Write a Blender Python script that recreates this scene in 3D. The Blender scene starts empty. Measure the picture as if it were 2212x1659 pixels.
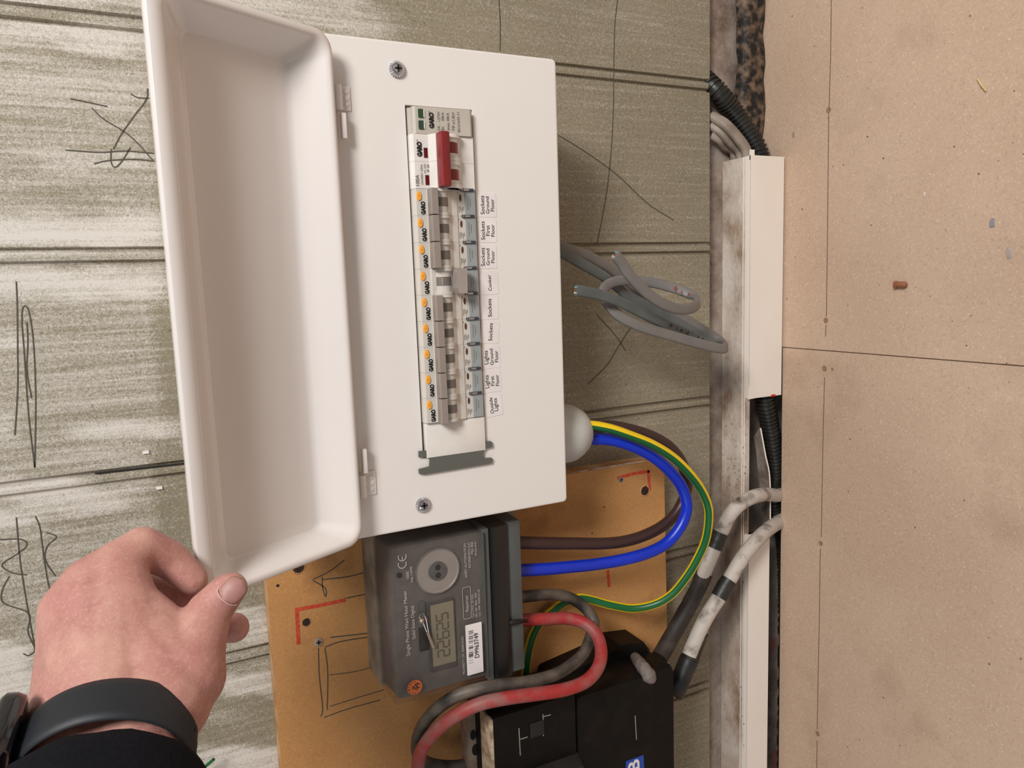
import bpy, bmesh, math, random
from mathutils import Vector, Matrix, noise
random.seed(7)
sc = bpy.context.scene
COL = sc.collection
PI = math.pi

# ------------------------------------------------------------------ camera
FW, FH = 2212.0, 1659.0
CR = [Vector((-0.0345509033390063, -0.44181050310133485, -0.8964428115768209)),
      Vector((-0.9906088780788579, -0.10359127204997465, 0.08923507733178837)),
      Vector((-0.13228864558154926, 0.8911073603693119, -0.4340822347733039))]
CC = Vector((-0.06445588380615955, -0.5911962559228572, 0.13450992526003347))
CF = 1616.691465232241
cd = bpy.data.cameras.new('camera'); cam = bpy.data.objects.new('camera', cd); COL.objects.link(cam)
u_, v_, w_ = CR[0], -CR[1], -CR[2]
cam.matrix_world = Matrix(((u_.x, v_.x, w_.x, CC.x), (u_.y, v_.y, w_.y, CC.y), (u_.z, v_.z, w_.z, CC.z), (0, 0, 0, 1)))
cd.sensor_fit = 'HORIZONTAL'; cd.sensor_width = 36.0; cd.lens = 36.0 * CF / FW
cd.clip_start = 0.01; cd.clip_end = 50
sc.camera = cam
# ------------------------------------------------------------------ world, lights, exposure
sc.view_settings.view_transform = 'Standard'; sc.view_settings.look = 'None'
sc.view_settings.exposure = -0.20; sc.view_settings.gamma = 1.0
sc.view_settings.use_curve_mapping = False
wd = bpy.data.worlds.new('world'); sc.world = wd; wd.use_nodes = True
bg = wd.node_tree.nodes['Background']; bg.inputs[0].default_value = (0.90, 0.95, 1.0, 1); bg.inputs[1].default_value = 0.28

def area(name, loc, target, size, power, color):
    ld = bpy.data.lights.new(name, 'AREA'); ld.shape = 'SQUARE'; ld.size = size; ld.energy = power; ld.color = color
    o = bpy.data.objects.new(name, ld); COL.objects.link(o); o.location = loc
    o.rotation_euler = (Vector(target) - Vector(loc)).to_track_quat('-Z', 'Y').to_euler()
    return o
area('ceiling_light', (0.70, -1.12, 1.06), (-0.05, -0.1, -0.1), 0.42, 31, (1.0, 0.975, 0.93))
area('window_light', (1.5, -1.3, 1.1), (0.0, 0.0, 0.0), 0.6, 4.5, (0.84, 0.91, 1.0))
area('side_light', (-1.2, -1.2, 0.7), (0.0, 0.0, 0.0), 0.8, 3.6, (1.0, 0.93, 0.88))

# ------------------------------------------------------------------ helpers: points
def ray(px, py):
    a, b = (px - FW / 2) / CF, (py - FH / 2) / CF
    return CR[0] * a + CR[1] * b + CR[2]
def Y(px, py, y):            # point of the place lying on the upright plane at that y
    d = ray(px, py); return CC + d * ((y - CC.y) / d.y)
def Z(px, py, z):            # point of the place lying on the level plane at that z
    d = ray(px, py); return CC + d * ((z - CC.z) / d.z)
def D(px, py, dep):          # point at that distance along the view axis
    return CC + ray(px, py) * dep
def proj(p):
    q = p - CC; w = q.dot(CR[2]); return (FW / 2 + CF * q.dot(CR[0]) / w, FH / 2 + CF * q.dot(CR[1]) / w, w)

# ------------------------------------------------------------------ helpers: materials
def lin(c):
    return tuple(((v / 255.0) / 12.92 if v / 255.0 <= 0.04045 else ((v / 255.0 + 0.055) / 1.055) ** 2.4) for v in c) + (1.0,)
def NT(name):
    m = bpy.data.materials.new(name); m.use_nodes = True; nt = m.node_tree
    return m, nt, nt.nodes['Principled BSDF']
def N(nt, t, **kw):
    n = nt.nodes.new(t)
    for k, v in kw.items():
        if k in n.inputs: n.inputs[k].default_value = v
        else: setattr(n, k, v)
    return n
def coords(nt, scale=(1, 1, 1)):
    tc = N(nt, 'ShaderNodeTexCoord'); mp = N(nt, 'ShaderNodeMapping'); mp.inputs['Scale'].default_value = scale
    nt.links.new(tc.outputs['Object'], mp.inputs['Vector']); return mp.outputs['Vector']
def noise_tex(nt, vec, scale, detail=3.0, rough=0.5, dist=0.0):
    n = N(nt, 'ShaderNodeTexNoise'); n.inputs['Scale'].default_value = scale; n.inputs['Detail'].default_value = detail
    n.inputs['Roughness'].default_value = rough; n.inputs['Distortion'].default_value = dist
    nt.links.new(vec, n.inputs['Vector']); return n.outputs['Fac']
def ramp(nt, fac, stops):
    r = N(nt, 'ShaderNodeValToRGB'); el = r.color_ramp.elements
    while len(el) > 1: el.remove(el[-1])
    el[0].position = stops[0][0]; el[0].color = stops[0][1]
    for p, c in stops[1:]:
        e = el.new(p); e.color = c
    nt.links.new(fac, r.inputs['Fac']); return r.outputs['Color']
def mixc(nt, fac, a, b, mode='MIX'):
    m = N(nt, 'ShaderNodeMix'); m.data_type = 'RGBA'; m.blend_type = mode
    for sock, val in ((m.inputs[0], fac), (m.inputs[6], a), (m.inputs[7], b)):
        if hasattr(val, 'node'): nt.links.new(val, sock)
        else: sock.default_value = val
    return m.outputs[2]
def bump(nt, h, bsdf, strength, dist=0.001):
    b = N(nt, 'ShaderNodeBump'); b.inputs['Strength'].default_value = strength; b.inputs['Distance'].default_value = dist
    nt.links.new(h, b.inputs['Height']); nt.links.new(b.outputs['Normal'], bsdf.inputs['Normal'])
MC = {}
def mat(name, c, rough=0.5, metal=0.0, c2=None, ns=60, det=4, lo=0.35, hi=0.65, bm_=0.0, bs=400, coat=0.0, spec=0.5, stretch=(1, 1, 1), sss=0.0):
    if name in MC: return MC[name]
    m, nt, b = NT(name)
    b.inputs['Roughness'].default_value = rough; b.inputs['Metallic'].default_value = metal
    b.inputs['Specular IOR Level'].default_value = spec; b.inputs['Coat Weight'].default_value = coat
    vec = coords(nt, stretch)
    if c2 is None: c2 = tuple(v * 0.96 for v in c)
    f = noise_tex(nt, vec, ns, det)
    nt.links.new(ramp(nt, f, [(lo, lin(c)), (hi, lin(c2))]), b.inputs['Base Color'])
    if bm_ > 0: bump(nt, noise_tex(nt, vec, bs, 3), b, bm_)
    if sss: b.inputs['Subsurface Weight'].default_value = sss; b.inputs['Subsurface Scale'].default_value = 0.004; b.inputs['Subsurface Radius'].default_value = (1, .35, .2)
    MC[name] = m; return m

white_metal = mat('white_painted_metal', (228, 222, 217), 0.42, c2=(227, 221, 216), bm_=0.04, bs=1400)
lid_mat = mat('white_gloss_metal', (224, 217, 213), 0.2, c2=(223, 216, 212), coat=0.4)
black_void = mat('dark_void', (8, 7, 6), 0.9)
plastic_grey = mat('light_grey_plastic', (206, 199, 190), 0.45)
plastic_white = mat('white_plastic', (228, 222, 215), 0.4)
lever_grey = mat('grey_brown_plastic', (150, 138, 130), 0.4)
lever_dark = mat('dark_drum_plastic', (116, 108, 100), 0.45)
red_pl = mat('dark_red_plastic', (132, 30, 36), 0.35)
red_win = mat('maroon_window', (96, 16, 18), 0.3)
orange_pl = mat('orange_plastic', (245, 168, 62), 0.35)
green_win = mat('green_window', (46, 72, 52), 0.3)
blue_lab = mat('blue_grey_label', (150, 156, 157), 0.5)
ink = mat('black_ink', (18, 17, 16), 0.6)
ink_grey = mat('grey_ink', (120, 113, 107), 0.6)
pencil = mat('pencil', (78, 72, 60), 0.7)
red_marker = mat('red_marker', (190, 52, 34), 0.8, c2=(202, 84, 52), ns=300)
chrome = mat('chrome', (200, 200, 205), 0.18, 1.0)
steel = mat('zinc_steel', (116, 118, 112), 0.42, 0.5, bm_=0.05)
sticker = mat('white_sticker', (233, 225, 224), 0.35)
gland_m = mat('grey_gland', (196, 196, 192), 0.45)
blue_w = mat('blue_pvc', (8, 50, 196), 0.33, c2=(6, 44, 180), ns=30)
brown_w = mat('brown_pvc', (62, 40, 38), 0.38)
green_w = mat('green_pvc', (14, 92, 44), 0.36); yellow_w = mat('yellow_pvc', (238, 198, 24), 0.36)
red_w = mat('old_red_pvc', (160, 42, 42), 0.55, c2=(140, 98, 92), ns=45, det=6, lo=.4, hi=.64, stretch=(1, 1, 1))
blk_w = mat('old_black_pvc', (44, 41, 38), 0.5, c2=(116, 104, 92), ns=40, det=5, lo=.4, hi=.72)
grey_w = mat('grey_pvc', (112, 110, 108), 0.45, c2=(122, 116, 112), ns=70)
grey_w2 = mat('dark_grey_pvc', (98, 104, 102), 0.45, c2=(90, 94, 94), ns=70)
grey_tail = mat('dusty_grey_pvc', (168, 154, 142), 0.6, c2=(126, 112, 100), ns=40)
conduit_m = mat('black_conduit', (30, 31, 28), 0.4, c2=(44, 42, 38), ns=90)
white_sh = mat('paint_spattered_sheath', (196, 186, 176), 0.6, c2=(92, 76, 62), ns=55, det=7, lo=.52, hi=.7, bm_=.3, bs=120)
tar_sh = mat('tarred_sheath', (42, 36, 33), 0.6, c2=(76, 66, 60), ns=60, det=6, lo=.45, hi=.8, bm_=.4, bs=150)
tape_m = mat('black_tape', (28, 28, 28), 0.45, c2=(48, 46, 44), ns=60)
trunk_white = mat('trunking_white', (246, 236, 226), 0.4, c2=(243, 231, 219), ns=15)
meter_grey = mat('meter_grey', (96, 92, 89), 0.5, c2=(88, 84, 81), ns=50)
meter_base = mat('dusty_meter_base', (150, 136, 118), 0.7, c2=(112, 100, 86), ns=50)
meter_blk = mat('meter_black', (26, 25, 24), 0.35)
meter_slate = mat('meter_slate', (82, 84, 83), 0.5)
lcd_m = mat('lcd_glass', (134, 128, 108), 0.25)
lcd_d = mat('lcd_digit', (84, 80, 66), 0.5)
silver_print = mat('silver_print', (206, 201, 196), 0.5)
disc_m = mat('metal_disc', (150, 144, 138), 0.4)
bakelite = mat('black_bakelite', (13, 11, 9), 0.5, spec=.22, c2=(26, 21, 18), ns=70, det=6, lo=.45, hi=.75, bm_=.12, bs=260)
bakelite2 = mat('dark_grey_bakelite', (34, 33, 32), 0.5, spec=.3, c2=(44, 41, 39), ns=70)
dust_lip = mat('dusty_lip', (196, 176, 152), 0.8, c2=(136, 112, 88), ns=120, det=6)
wax = mat('grey_wax', (132, 122, 116), 0.6, c2=(96, 84, 78), ns=120, bm_=.3)
blue_stk = mat('blue_sticker', (34, 72, 168), 0.4)
char_m = mat('charred_timber', (24, 20, 18), 0.7, c2=(140, 114, 92), ns=120, det=8, lo=.42, hi=.75, bm_=1, bs=60)
watch_band = mat('black_rubber', (28, 32, 38), 0.55)
watch_case = mat('black_glass', (14, 16, 24), 0.1, coat=.5)
sleeve_m = mat('navy_black_cloth', (12, 12, 18), 0.9, spec=.15, c2=(17, 17, 25), ns=500, bm_=.4, bs=900)
nail_m = mat('fingernail', (172, 126, 118), 0.5, sss=.1)
brown_plug = mat('brown_plastic', (150, 96, 66), 0.5)
debris_m = mat('pale_debris', (226, 208, 176), 0.6)

def clear_mat():
    m, nt, b = NT('scuffed_clear_plastic')
    out = nt.nodes['Material Output']
    tr = N(nt, 'ShaderNodeBsdfTransparent'); tr.inputs[0].default_value = (.93, .91, .9, 1)
    b.inputs['Base Color'].default_value = lin((168, 156, 146)); b.inputs['Roughness'].default_value = .22
    mx = N(nt, 'ShaderNodeMixShader')
    f = noise_tex(nt, coords(nt), 90, 6)
    mr = N(nt, 'ShaderNodeMapRange'); mr.inputs[1].default_value = .4; mr.inputs[2].default_value = .8; mr.inputs[3].default_value = .03; mr.inputs[4].default_value = .13
    nt.links.new(f, mr.inputs[0]); nt.links.new(mr.outputs[0], mx.inputs[0])
    nt.links.new(tr.outputs[0], mx.inputs[1]); nt.links.new(b.outputs[0], mx.inputs[2]); nt.links.new(mx.outputs[0], out.inputs[0])
    return m
clear_pl = clear_mat()

def skin_mat():
    m, nt, b = NT('skin')
    v = coords(nt)
    c = ramp(nt, noise_tex(nt, v, 38, 3), [(.34, lin((182, 126, 118))), (.5, lin((188, 136, 125))), (.66, lin((200, 152, 138)))])
    f = noise_tex(nt, v, 130, 6, .65)
    c = mixc(nt, ramp(nt, f, [(.5, (0, 0, 0, 1)), (.75, (.5, .5, .5, 1))]), c, lin((160, 104, 96)))
    c = mixc(nt, ramp(nt, noise_tex(nt, v, 600, 4), [(.5, (0, 0, 0, 1)), (.8, (.35, .35, .35, 1))]), c, lin((222, 182, 166)))
    nt.links.new(c, b.inputs['Base Color']); b.inputs['Roughness'].default_value = .5
    b.inputs['Subsurface Weight'].default_value = .12; b.inputs['Subsurface Scale'].default_value = .003; b.inputs['Subsurface Radius'].default_value = (1, .35, .2)
    vo = N(nt, 'ShaderNodeTexVoronoi'); vo.inputs['Scale'].default_value = 900; vo.feature = 'DISTANCE_TO_EDGE'
    nt.links.new(v, vo.inputs['Vector'])
    ad = N(nt, 'ShaderNodeMath', operation='ADD'); nt.links.new(vo.outputs[0], ad.inputs[0]); nt.links.new(noise_tex(nt, v, 160, 5), ad.inputs[1])
    bump(nt, ad.outputs[0], b, .3, .0005)
    return m
skin = skin_mat()

def mdf_mat(name, c1, c2, paint=None, big=3.0, stain=None, fib=1.0):
    """fibreboard: pale and dark short fibres over a mottled body; the wall board also carries brushed paint (attribute 'paint')"""
    m, nt, b = NT(name); v = coords(nt)
    c = ramp(nt, noise_tex(nt, v, big, 4), [(.35, lin(c1)), (.65, lin(c2))])
    f1 = noise_tex(nt, v, 640, 5, .65, .7)
    f2 = noise_tex(nt, v, 420, 5, .6, .5)
    pale = tuple(min(255, q * 1.28 + 10) for q in c2); dark = tuple(q * .66 for q in c1)
    c = mixc(nt, ramp(nt, f1, [(.54, (0, 0, 0, 1)), (.72, (fib * .75,) * 3 + (1,))]), c, lin(pale))
    c = mixc(nt, ramp(nt, f2, [(.30, (fib * .45,) * 3 + (1,)), (.46, (0, 0, 0, 1))]), c, lin(dark))
    if stain:
        c = mixc(nt, ramp(nt, noise_tex(nt, v, stain[0], 5, .55), [(stain[1], (0, 0, 0, 1)), (stain[2], (stain[4],) * 3 + (1,))]), c, lin(stain[3]))
    if paint:
        at = N(nt, 'ShaderNodeAttribute'); at.attribute_name = 'paint'
        vs = coords(nt, (260, 1, 9))                      # brush streaks run along the board
        st = noise_tex(nt, vs, 1.0, 5, .6)
        def mth(op, a, bb):
            n = N(nt, 'ShaderNodeMath', operation=op)
            for s, q in ((n.inputs[0], a), (n.inputs[1], bb)):
                if hasattr(q, 'node'): nt.links.new(q, s)
                else: s.default_value = q
            return n.outputs[0]
        a = mth('ADD', at.outputs['Fac'], mth('MULTIPLY', mth('SUBTRACT', st, .5), 1.5))
        a = mth('ADD', a, mth('MULTIPLY', mth('SUBTRACT', noise_tex(nt, v, 700, 5, .7, 1.5), .5), 2.6))
        k = ramp(nt, a, [(.12, (0, 0, 0, 1)), (.95, (.9, .9, .9, 1))])
        c = mixc(nt, k, c, lin(paint))
    nt.links.new(c, b.inputs['Base Color']); b.inputs['Roughness'].default_value = .75
    b.inputs['Specular IOR Level'].default_value = .25
    bump(nt, f1, b, .3, .0005)
    return m
panel_m = mdf_mat('green_fibreboard', (129, 120, 101), (144, 135, 115), paint=(218, 211, 203), fib=1.25)
floor_m = mdf_mat('brown_fibreboard', (193, 164, 141), (206, 178, 155), big=5, stain=(9, .56, .7, (150, 122, 100), .35), fib=.6)
board_m = mdf_mat('orange_fibreboard', (184, 132, 80), (196, 145, 92), big=9, stain=(26, .56, .72, (132, 88, 50), .45), fib=.5)
boardedge_m = mdf_mat('pale_board_edge', (206, 168, 128), (176, 128, 84), big=60)

def plaster_mat():
    m, nt, b = NT('dirty_plaster'); v = coords(nt)
    c = ramp(nt, noise_tex(nt, v, 26, 9, .7), [(.3, lin((104, 86, 74))), (.5, lin((150, 134, 122))), (.7, lin((176, 164, 152)))])
    br = N(nt, 'ShaderNodeTexBrick'); br.inputs['Scale'].default_value = 1.0
    br.inputs['Brick Width'].default_value = .215; br.inputs['Row Height'].default_value = .075; br.inputs['Mortar Size'].default_value = .006
    mp = N(nt, 'ShaderNodeMapping'); mp.inputs['Rotation'].default_value = (PI / 2, 0, 0)
    tc = N(nt, 'ShaderNodeTexCoord'); nt.links.new(tc.outputs['Object'], mp.inputs['Vector']); nt.links.new(mp.outputs['Vector'], br.inputs['Vector'])
    br.inputs['Color1'].default_value = lin((170, 92, 66)); br.inputs['Color2'].default_value = lin((150, 84, 62)); br.inputs['Mortar'].default_value = lin((150, 138, 124))
    k = ramp(nt, noise_tex(nt, v, 11, 3), [(.60, (0, 0, 0, 1)), (.66, (.8, .8, .8, 1))])
    c = mixc(nt, k, c, br.outputs['Color'])
    nt.links.new(c, b.inputs['Base Color']); b.inputs['Roughness'].default_value = .9
    bump(nt, noise_tex(nt, v, 60, 6), b, .8, .003)
    return m
plaster = plaster_mat()
def dirt_mat():
    m, nt, b = NT('dusty_trunking'); v = coords(nt, (1, 1.6, 1.6))
    c = ramp(nt, noise_tex(nt, v, 16, 7, .62), [(.38, lin((218, 208, 198))), (.52, lin((198, 182, 168))), (.66, lin((142, 116, 94)))])
    c = mixc(nt, ramp(nt, noise_tex(nt, v, 240, 5), [(.5, (0, 0, 0, 1)), (.8, (.28, .28, .28, 1))]), c, lin((128, 108, 90)))
    ge = N(nt, 'ShaderNodeNewGeometry'); sx = N(nt, 'ShaderNodeSeparateXYZ'); nt.links.new(ge.outputs['Position'], sx.inputs[0])
    nz = N(nt, 'ShaderNodeMath', operation='MULTIPLY_ADD'); nt.links.new(noise_tex(nt, v, 35, 5), nz.inputs[0]); nz.inputs[1].default_value = .12; nt.links.new(sx.outputs[0], nz.inputs[2])
    k = ramp(nt, nz.outputs[0], [(0.0, (0, 0, 0, 1))]); 
    mr = N(nt, 'ShaderNodeMapRange'); nt.links.new(nz.outputs[0], mr.inputs[0]); mr.inputs[1].default_value = -.42; mr.inputs[2].default_value = -.12
    k = ramp(nt, mr.outputs[0], [(0, (.25, .25, .25, 1)), (.25, (.75, .75, .75, 1)), (.6, (.75, .75, .75, 1)), (.72, (0, 0, 0, 1))])   # mortar dust lies where the wall was chased out
    c = mixc(nt, k, c, ramp(nt, noise_tex(nt, v, 60, 6), [(.35, lin((118, 94, 76))), (.65, lin((160, 136, 114)))]))
    nt.links.new(c, b.inputs['Base Color']); b.inputs['Roughness'].default_value = .7
    bump(nt, noise_tex(nt, v, 200, 5), b, .5, .001)
    return m
dirty_trunk = dirt_mat()

# ------------------------------------------------------------------ helpers: objects
ORG = {}
def thing(name, label, cat, loc=(0, 0, 0), group=None, kind=None):
    o = bpy.data.objects.new(name, None); COL.objects.link(o); o.location = loc; o.empty_display_size = .02
    if label: o['label'] = label
    if cat: o['category'] = cat
    if group: o['group'] = group
    if kind: o['kind'] = kind
    ORG[o.name] = Vector(loc); return o
def tag(o, label=None, cat=None, group=None, kind=None):
    for k, q in (('label', label), ('category', cat), ('group', group), ('kind', kind)):
        if q: o[k] = q
    return o
def obj(name, bm, m, parent=None, smooth=True, auto=35, label=None):
    """links a bmesh given in world coordinates as one mesh object"""
    me = bpy.data.meshes.new(name)
    bmesh.ops.recalc_face_normals(bm, faces=bm.faces[:])
    bm.to_mesh(me); bm.free()
    return obj_me(name, me, m, parent, smooth, auto, label)
def obj_me(name, me, m, parent=None, smooth=True, auto=35, label=None):
    o = bpy.data.objects.new(name, me); COL.objects.link(o)
    for q in (m if isinstance(m, (list, tuple)) else [m]): me.materials.append(q)
    if parent is not None:
        org = ORG[parent.name]; o.parent = parent
        me.transform(Matrix.Translation(-org)); ORG[o.name] = org
    else:
        n = len(me.vertices); c = Vector((0, 0, 0))
        ORG[o.name] = Vector((0, 0, 0))
    if smooth:
        for p in me.polygons: p.use_smooth = True
        me.set_sharp_from_angle(angle=math.radians(auto))
    if label: o['label'] = label
    return o
def B(): return bmesh.new()
def box(bm, x0, x1, y0, y1, z0, z1, bev=0.0, seg=2):
    r = bmesh.ops.create_cube(bm, size=1.0); vs = r['verts']
    for q in vs:
        q.co = Vector((x0 + (q.co.x + .5) * (x1 - x0), y0 + (q.co.y + .5) * (y1 - y0), z0 + (q.co.z + .5) * (z1 - z0)))
    if bev > 0:
        es = list({e for q in vs for e in q.link_edges})
        bmesh.ops.bevel(bm, geom=es, offset=bev, segments=seg, affect='EDGES', profile=.5)
    return bm
def prismX(bm, poly, x0, x1):
    a = [bm.verts.new((x0, y, z)) for y, z in poly]; b = [bm.verts.new((x1, y, z)) for y, z in poly]
    n = len(poly); bm.faces.new(a); bm.faces.new(b[::-1])
    for i in range(n): bm.faces.new((a[i], a[(i + 1) % n], b[(i + 1) % n], b[i]))
    return bm
def prismY(bm, poly, y0, y1):       # poly of (x,z)
    a = [bm.verts.new((x, y0, z)) for x, z in poly]; b = [bm.verts.new((x, y1, z)) for x, z in poly]
    n = len(poly); bm.faces.new(a); bm.faces.new(b[::-1])
    for i in range(n): bm.faces.new((a[i], a[(i + 1) % n], b[(i + 1) % n], b[i]))
    return bm
def pxprism(bm, pts, y0, y1):       # outline taken on the plane y0, given thickness to y1
    return prismY(bm, [(Y(a, b, y0).x, Y(a, b, y0).z) for a, b in pts], y0, y1)
def loft(bm, rings, cap0=True, cap1=True, closed=True):
    vr = [[bm.verts.new(p) for p in r] for r in rings]
    n = len(vr[0])
    for a, b in zip(vr, vr[1:]):
        for i in range(n if closed else n - 1): bm.faces.new((a[i], a[(i + 1) % n], b[(i + 1) % n], b[i]))
    if cap0: bm.faces.new(vr[0][::-1])
    if cap1: bm.faces.new(vr[-1])
    return vr
def rrect(x0, x1, z0, z1, r, n=5):
    out = []
    for cx, cz, a0 in ((x1 - r, z1 - r, 0), (x0 + r, z1 - r, 90), (x0 + r, z0 + r, 180), (x1 - r, z0 + r, 270)):
        for k in range(n):
            a = math.radians(a0 + 90 * k / (n - 1)); out.append((cx + r * math.cos(a), cz + r * math.sin(a)))
    return out
def lathe(bm, c, axis, prof, seg=32):   # prof: (distance along the axis, radius)
    axis = Vector(axis).normalized(); a = axis.orthogonal().normalized(); b = axis.cross(a)
    rings = [[Vector(c) + axis * t + (a * math.cos(2 * PI * k / seg) + b * math.sin(2 * PI * k / seg)) * max(r, 1e-5) for k in range(seg)] for t, r in prof]
    loft(bm, rings); return bm
def spline(pts, n=8):
    P = [Vector(p) for p in pts]; P = [P[0] * 2 - P[1]] + P + [P[-1] * 2 - P[-2]]; out = []
    for i in range(1, len(P) - 2):
        p0, p1, p2, p3 = P[i - 1:i + 3]
        for k in range(n):
            t = k / n
            out.append(.5 * ((2 * p1) + (p2 - p0) * t + (2 * p0 - 5 * p1 + 4 * p2 - p3) * t * t + (3 * p1 - p0 - 3 * p2 + p3) * t ** 3))
    out.append(P[-2]); return out
def tube(bm, pts, r, seg=16, n=8, flat=None, ref=None, twist=0.0, rf=None, sp=True, matf=None):
    P = spline(pts, n) if sp else [Vector(p) for p in pts]
    rings = []; prev = None; L = 0
    for i, p in enumerate(P):
        t = (P[min(i + 1, len(P) - 1)] - P[max(i - 1, 0)]).normalized()
        if ref is not None: a = (Vector(ref) - t * Vector(ref).dot(t)).normalized()
        elif prev is None: a = t.orthogonal().normalized()
        else: a = (prev - t * prev.dot(t)).normalized()
        prev = a; b = t.cross(a)
        if i: L += (p - P[i - 1]).length
        rr = rf(i / (len(P) - 1), L) if rf else 1.0
        tw = twist(i / (len(P) - 1)) if callable(twist) else twist
        ring = []
        for k in range(seg):
            th = 2 * PI * k / seg
            if flat:
                w, h = flat; q = 4.0
                cs, sn = math.cos(th), math.sin(th)
                x = w * math.copysign(abs(cs) ** (2 / q * 1.3), cs); y = h * math.copysign(abs(sn) ** (2 / q * 1.3), sn)
                x, y = x * math.cos(tw) - y * math.sin(tw), x * math.sin(tw) + y * math.cos(tw)
                ring.append(p + (a * x + b * y) * rr)
            else: ring.append(p + (a * math.cos(th + tw) + b * math.sin(th + tw)) * r * rr)
        rings.append(ring)
    vr = loft(bm, rings)
    if matf:
        bm.faces.ensure_lookup_table()
        for f in bm.faces:
            if len(f.verts) == 4: f.material_index = 0
        for i, (A, Bq) in enumerate(zip(vr, vr[1:])):
            for k in range(seg):
                fs = set(A[k].link_faces) & set(Bq[(k + 1) % seg].link_faces)
                for f in fs: f.material_index = matf(i / (len(vr) - 1), k / seg)
    return bm
def ribbon(bm, pts, w, y, sp=True, n=5, th=.00015):
    """a drawn line lying on the upright plane at y"""
    P = [Y(a, b, y) for a, b in pts]
    P = spline(P, n) if sp and len(P) > 2 else P
    L = []; R = []
    for i, p in enumerate(P):
        t = (P[min(i + 1, len(P) - 1)] - P[max(i - 1, 0)]).normalized(); s = Vector((t.z, 0, -t.x)) * w / 2
        L.append(p + s); R.append(p - s)
    rings = [[a, b, b + Vector((0, th, 0)), a + Vector((0, th, 0))] for a, b in zip(L, R)]
    loft(bm, rings); return bm
DG = None
def text_me(s, ext=.0, offset=0.0):
    cu = bpy.data.curves.new('lettering', 'FONT'); cu.body = s; cu.size = 1.0; cu.align_x = 'CENTER'; cu.align_y = 'CENTER'
    cu.extrude = ext; cu.offset = offset; cu.space_line = 1.0
    o = bpy.data.objects.new('lettering', cu); COL.objects.link(o)
    me = bpy.data.meshes.new_from_object(o.evaluated_get(bpy.context.evaluated_depsgraph_get()))
    bpy.data.objects.remove(o); bpy.data.curves.remove(cu)
    return me
def text(s, c, length, m, parent, name='lettering', rot=0.0, h=None, offset=0.0, normal=None, ext=.01, label=None):
    """lettering centred at c on an upright face; reads towards +x; length and height in metres"""
    me = text_me(s, ext, offset)
    xs = [q.co.x for q in me.vertices]; ys = [q.co.y for q in me.vertices]
    w = max(xs) - min(xs); hh = max(ys) - min(ys); k = length / w; kz = (h / hh) if h else k
    me.transform(Matrix.Translation((-(max(xs) + min(xs)) / 2, -(max(ys) + min(ys)) / 2, 0)))
    me.transform(Matrix.Diagonal((k, kz, min(k, kz), 1)))
    me.transform(Matrix.Rotation(rot, 4, 'Z'))
    if normal is None: me.transform(Matrix.Rotation(PI / 2, 4, 'X'))
    else: me.transform(normal)
    me.transform(Matrix.Translation(c))
    return obj_me(name, me, m, parent, smooth=False, label=label)
def T(s, px, py, plen, y, m, parent, name='lettering', rot=0.0, ph=None, offset=0.0):
    c = Y(px, py, y); dep = (c - CC).dot(CR[2])
    return text(s, c, plen * dep / CF, m, parent, name, rot, ph * dep / CF * 1.02 if ph else None, offset)

# ================================================================== SETTING
G0, GS, GW = .1234, .1546, .0088
PAINT = [  # soft-edged patches of brushed paint on the board: left, top, right, bottom, amount
 (-60, -30, 330, 12, .75), (-60, 12, 345, 42, .3), (-60, 44, 300, 92, .8), (120, 60, 345, 118, .75), (-60, 150, 330, 232, .55), (-60, 148, 120, 178, .6), (60, 195, 300, 240, .5),
 (70, 325, 340, 372, .62), (-60, 372, 60, 460, .25), (100, 360, 360, 420, .3), (-60, 462, 360, 534, .95), (-60, 536, 360, 570, .6), (-60, 572, 365, 640, .9), (150, 600, 370, 655, .45),
 (-60, 720, 70, 752, .8), (-60, 715, 150, 738, .4), (-60, 880, 60, 960, .6), (140, 905, 390, 950, .75), (60, 940, 330, 985, .4), (-60, 1030, 200, 1085, .85), (40, 1060, 290, 1110, .8), (250, 1040, 330, 1075, .6), (-60, 1100, 90, 1150, .85),
 (250, 1090, 280, 1125, .5), (-60, 1390, 80, 1540, .9), (-60, 1450, 120, 1600, .7), (-80, 1600, 60, 1700, .6), (420, 1310, 600, 1392, .7), (440, 1395, 620, 1445, .35), (440, 1450, 620, 1500, .75), (380, 1530, 520, 1560, .35), (420, 1612, 640, 1720, .85),
 (430, -60, 700, 30, .62), (560, -60, 800, 60, .6), (680, 20, 850, 90, .5), (450, -60, 1000, -10, .3)]
def paint_at(x, z):
    p = proj(Vector((x, 0, z)))
    if p[2] < .05: return 0.0
    wob = noise.noise(Vector((p[0] / 90, p[1] / 30, 3))) * 10
    s = 0.0
    for x0, y0, x1, y1, a in PAINT:
        ex = min(p[0] - x0, x1 - p[0]) / 70.0; ey = min(p[1] + wob - y0, y1 - p[1] - wob) / 16.0
        v = max(0, min(1, ex + .5)) * max(0, min(1, ey + .5)); s = max(s, a * v)
    if p[0] < 340: s = max(s, .38)  # thin base paint, raised so the colour imitates the paler, brighter-lit upper wall
    if z > .33: s = max(s, .5 + .4 * noise.noise(Vector((x * 9, z, 1))))
    return s
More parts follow.
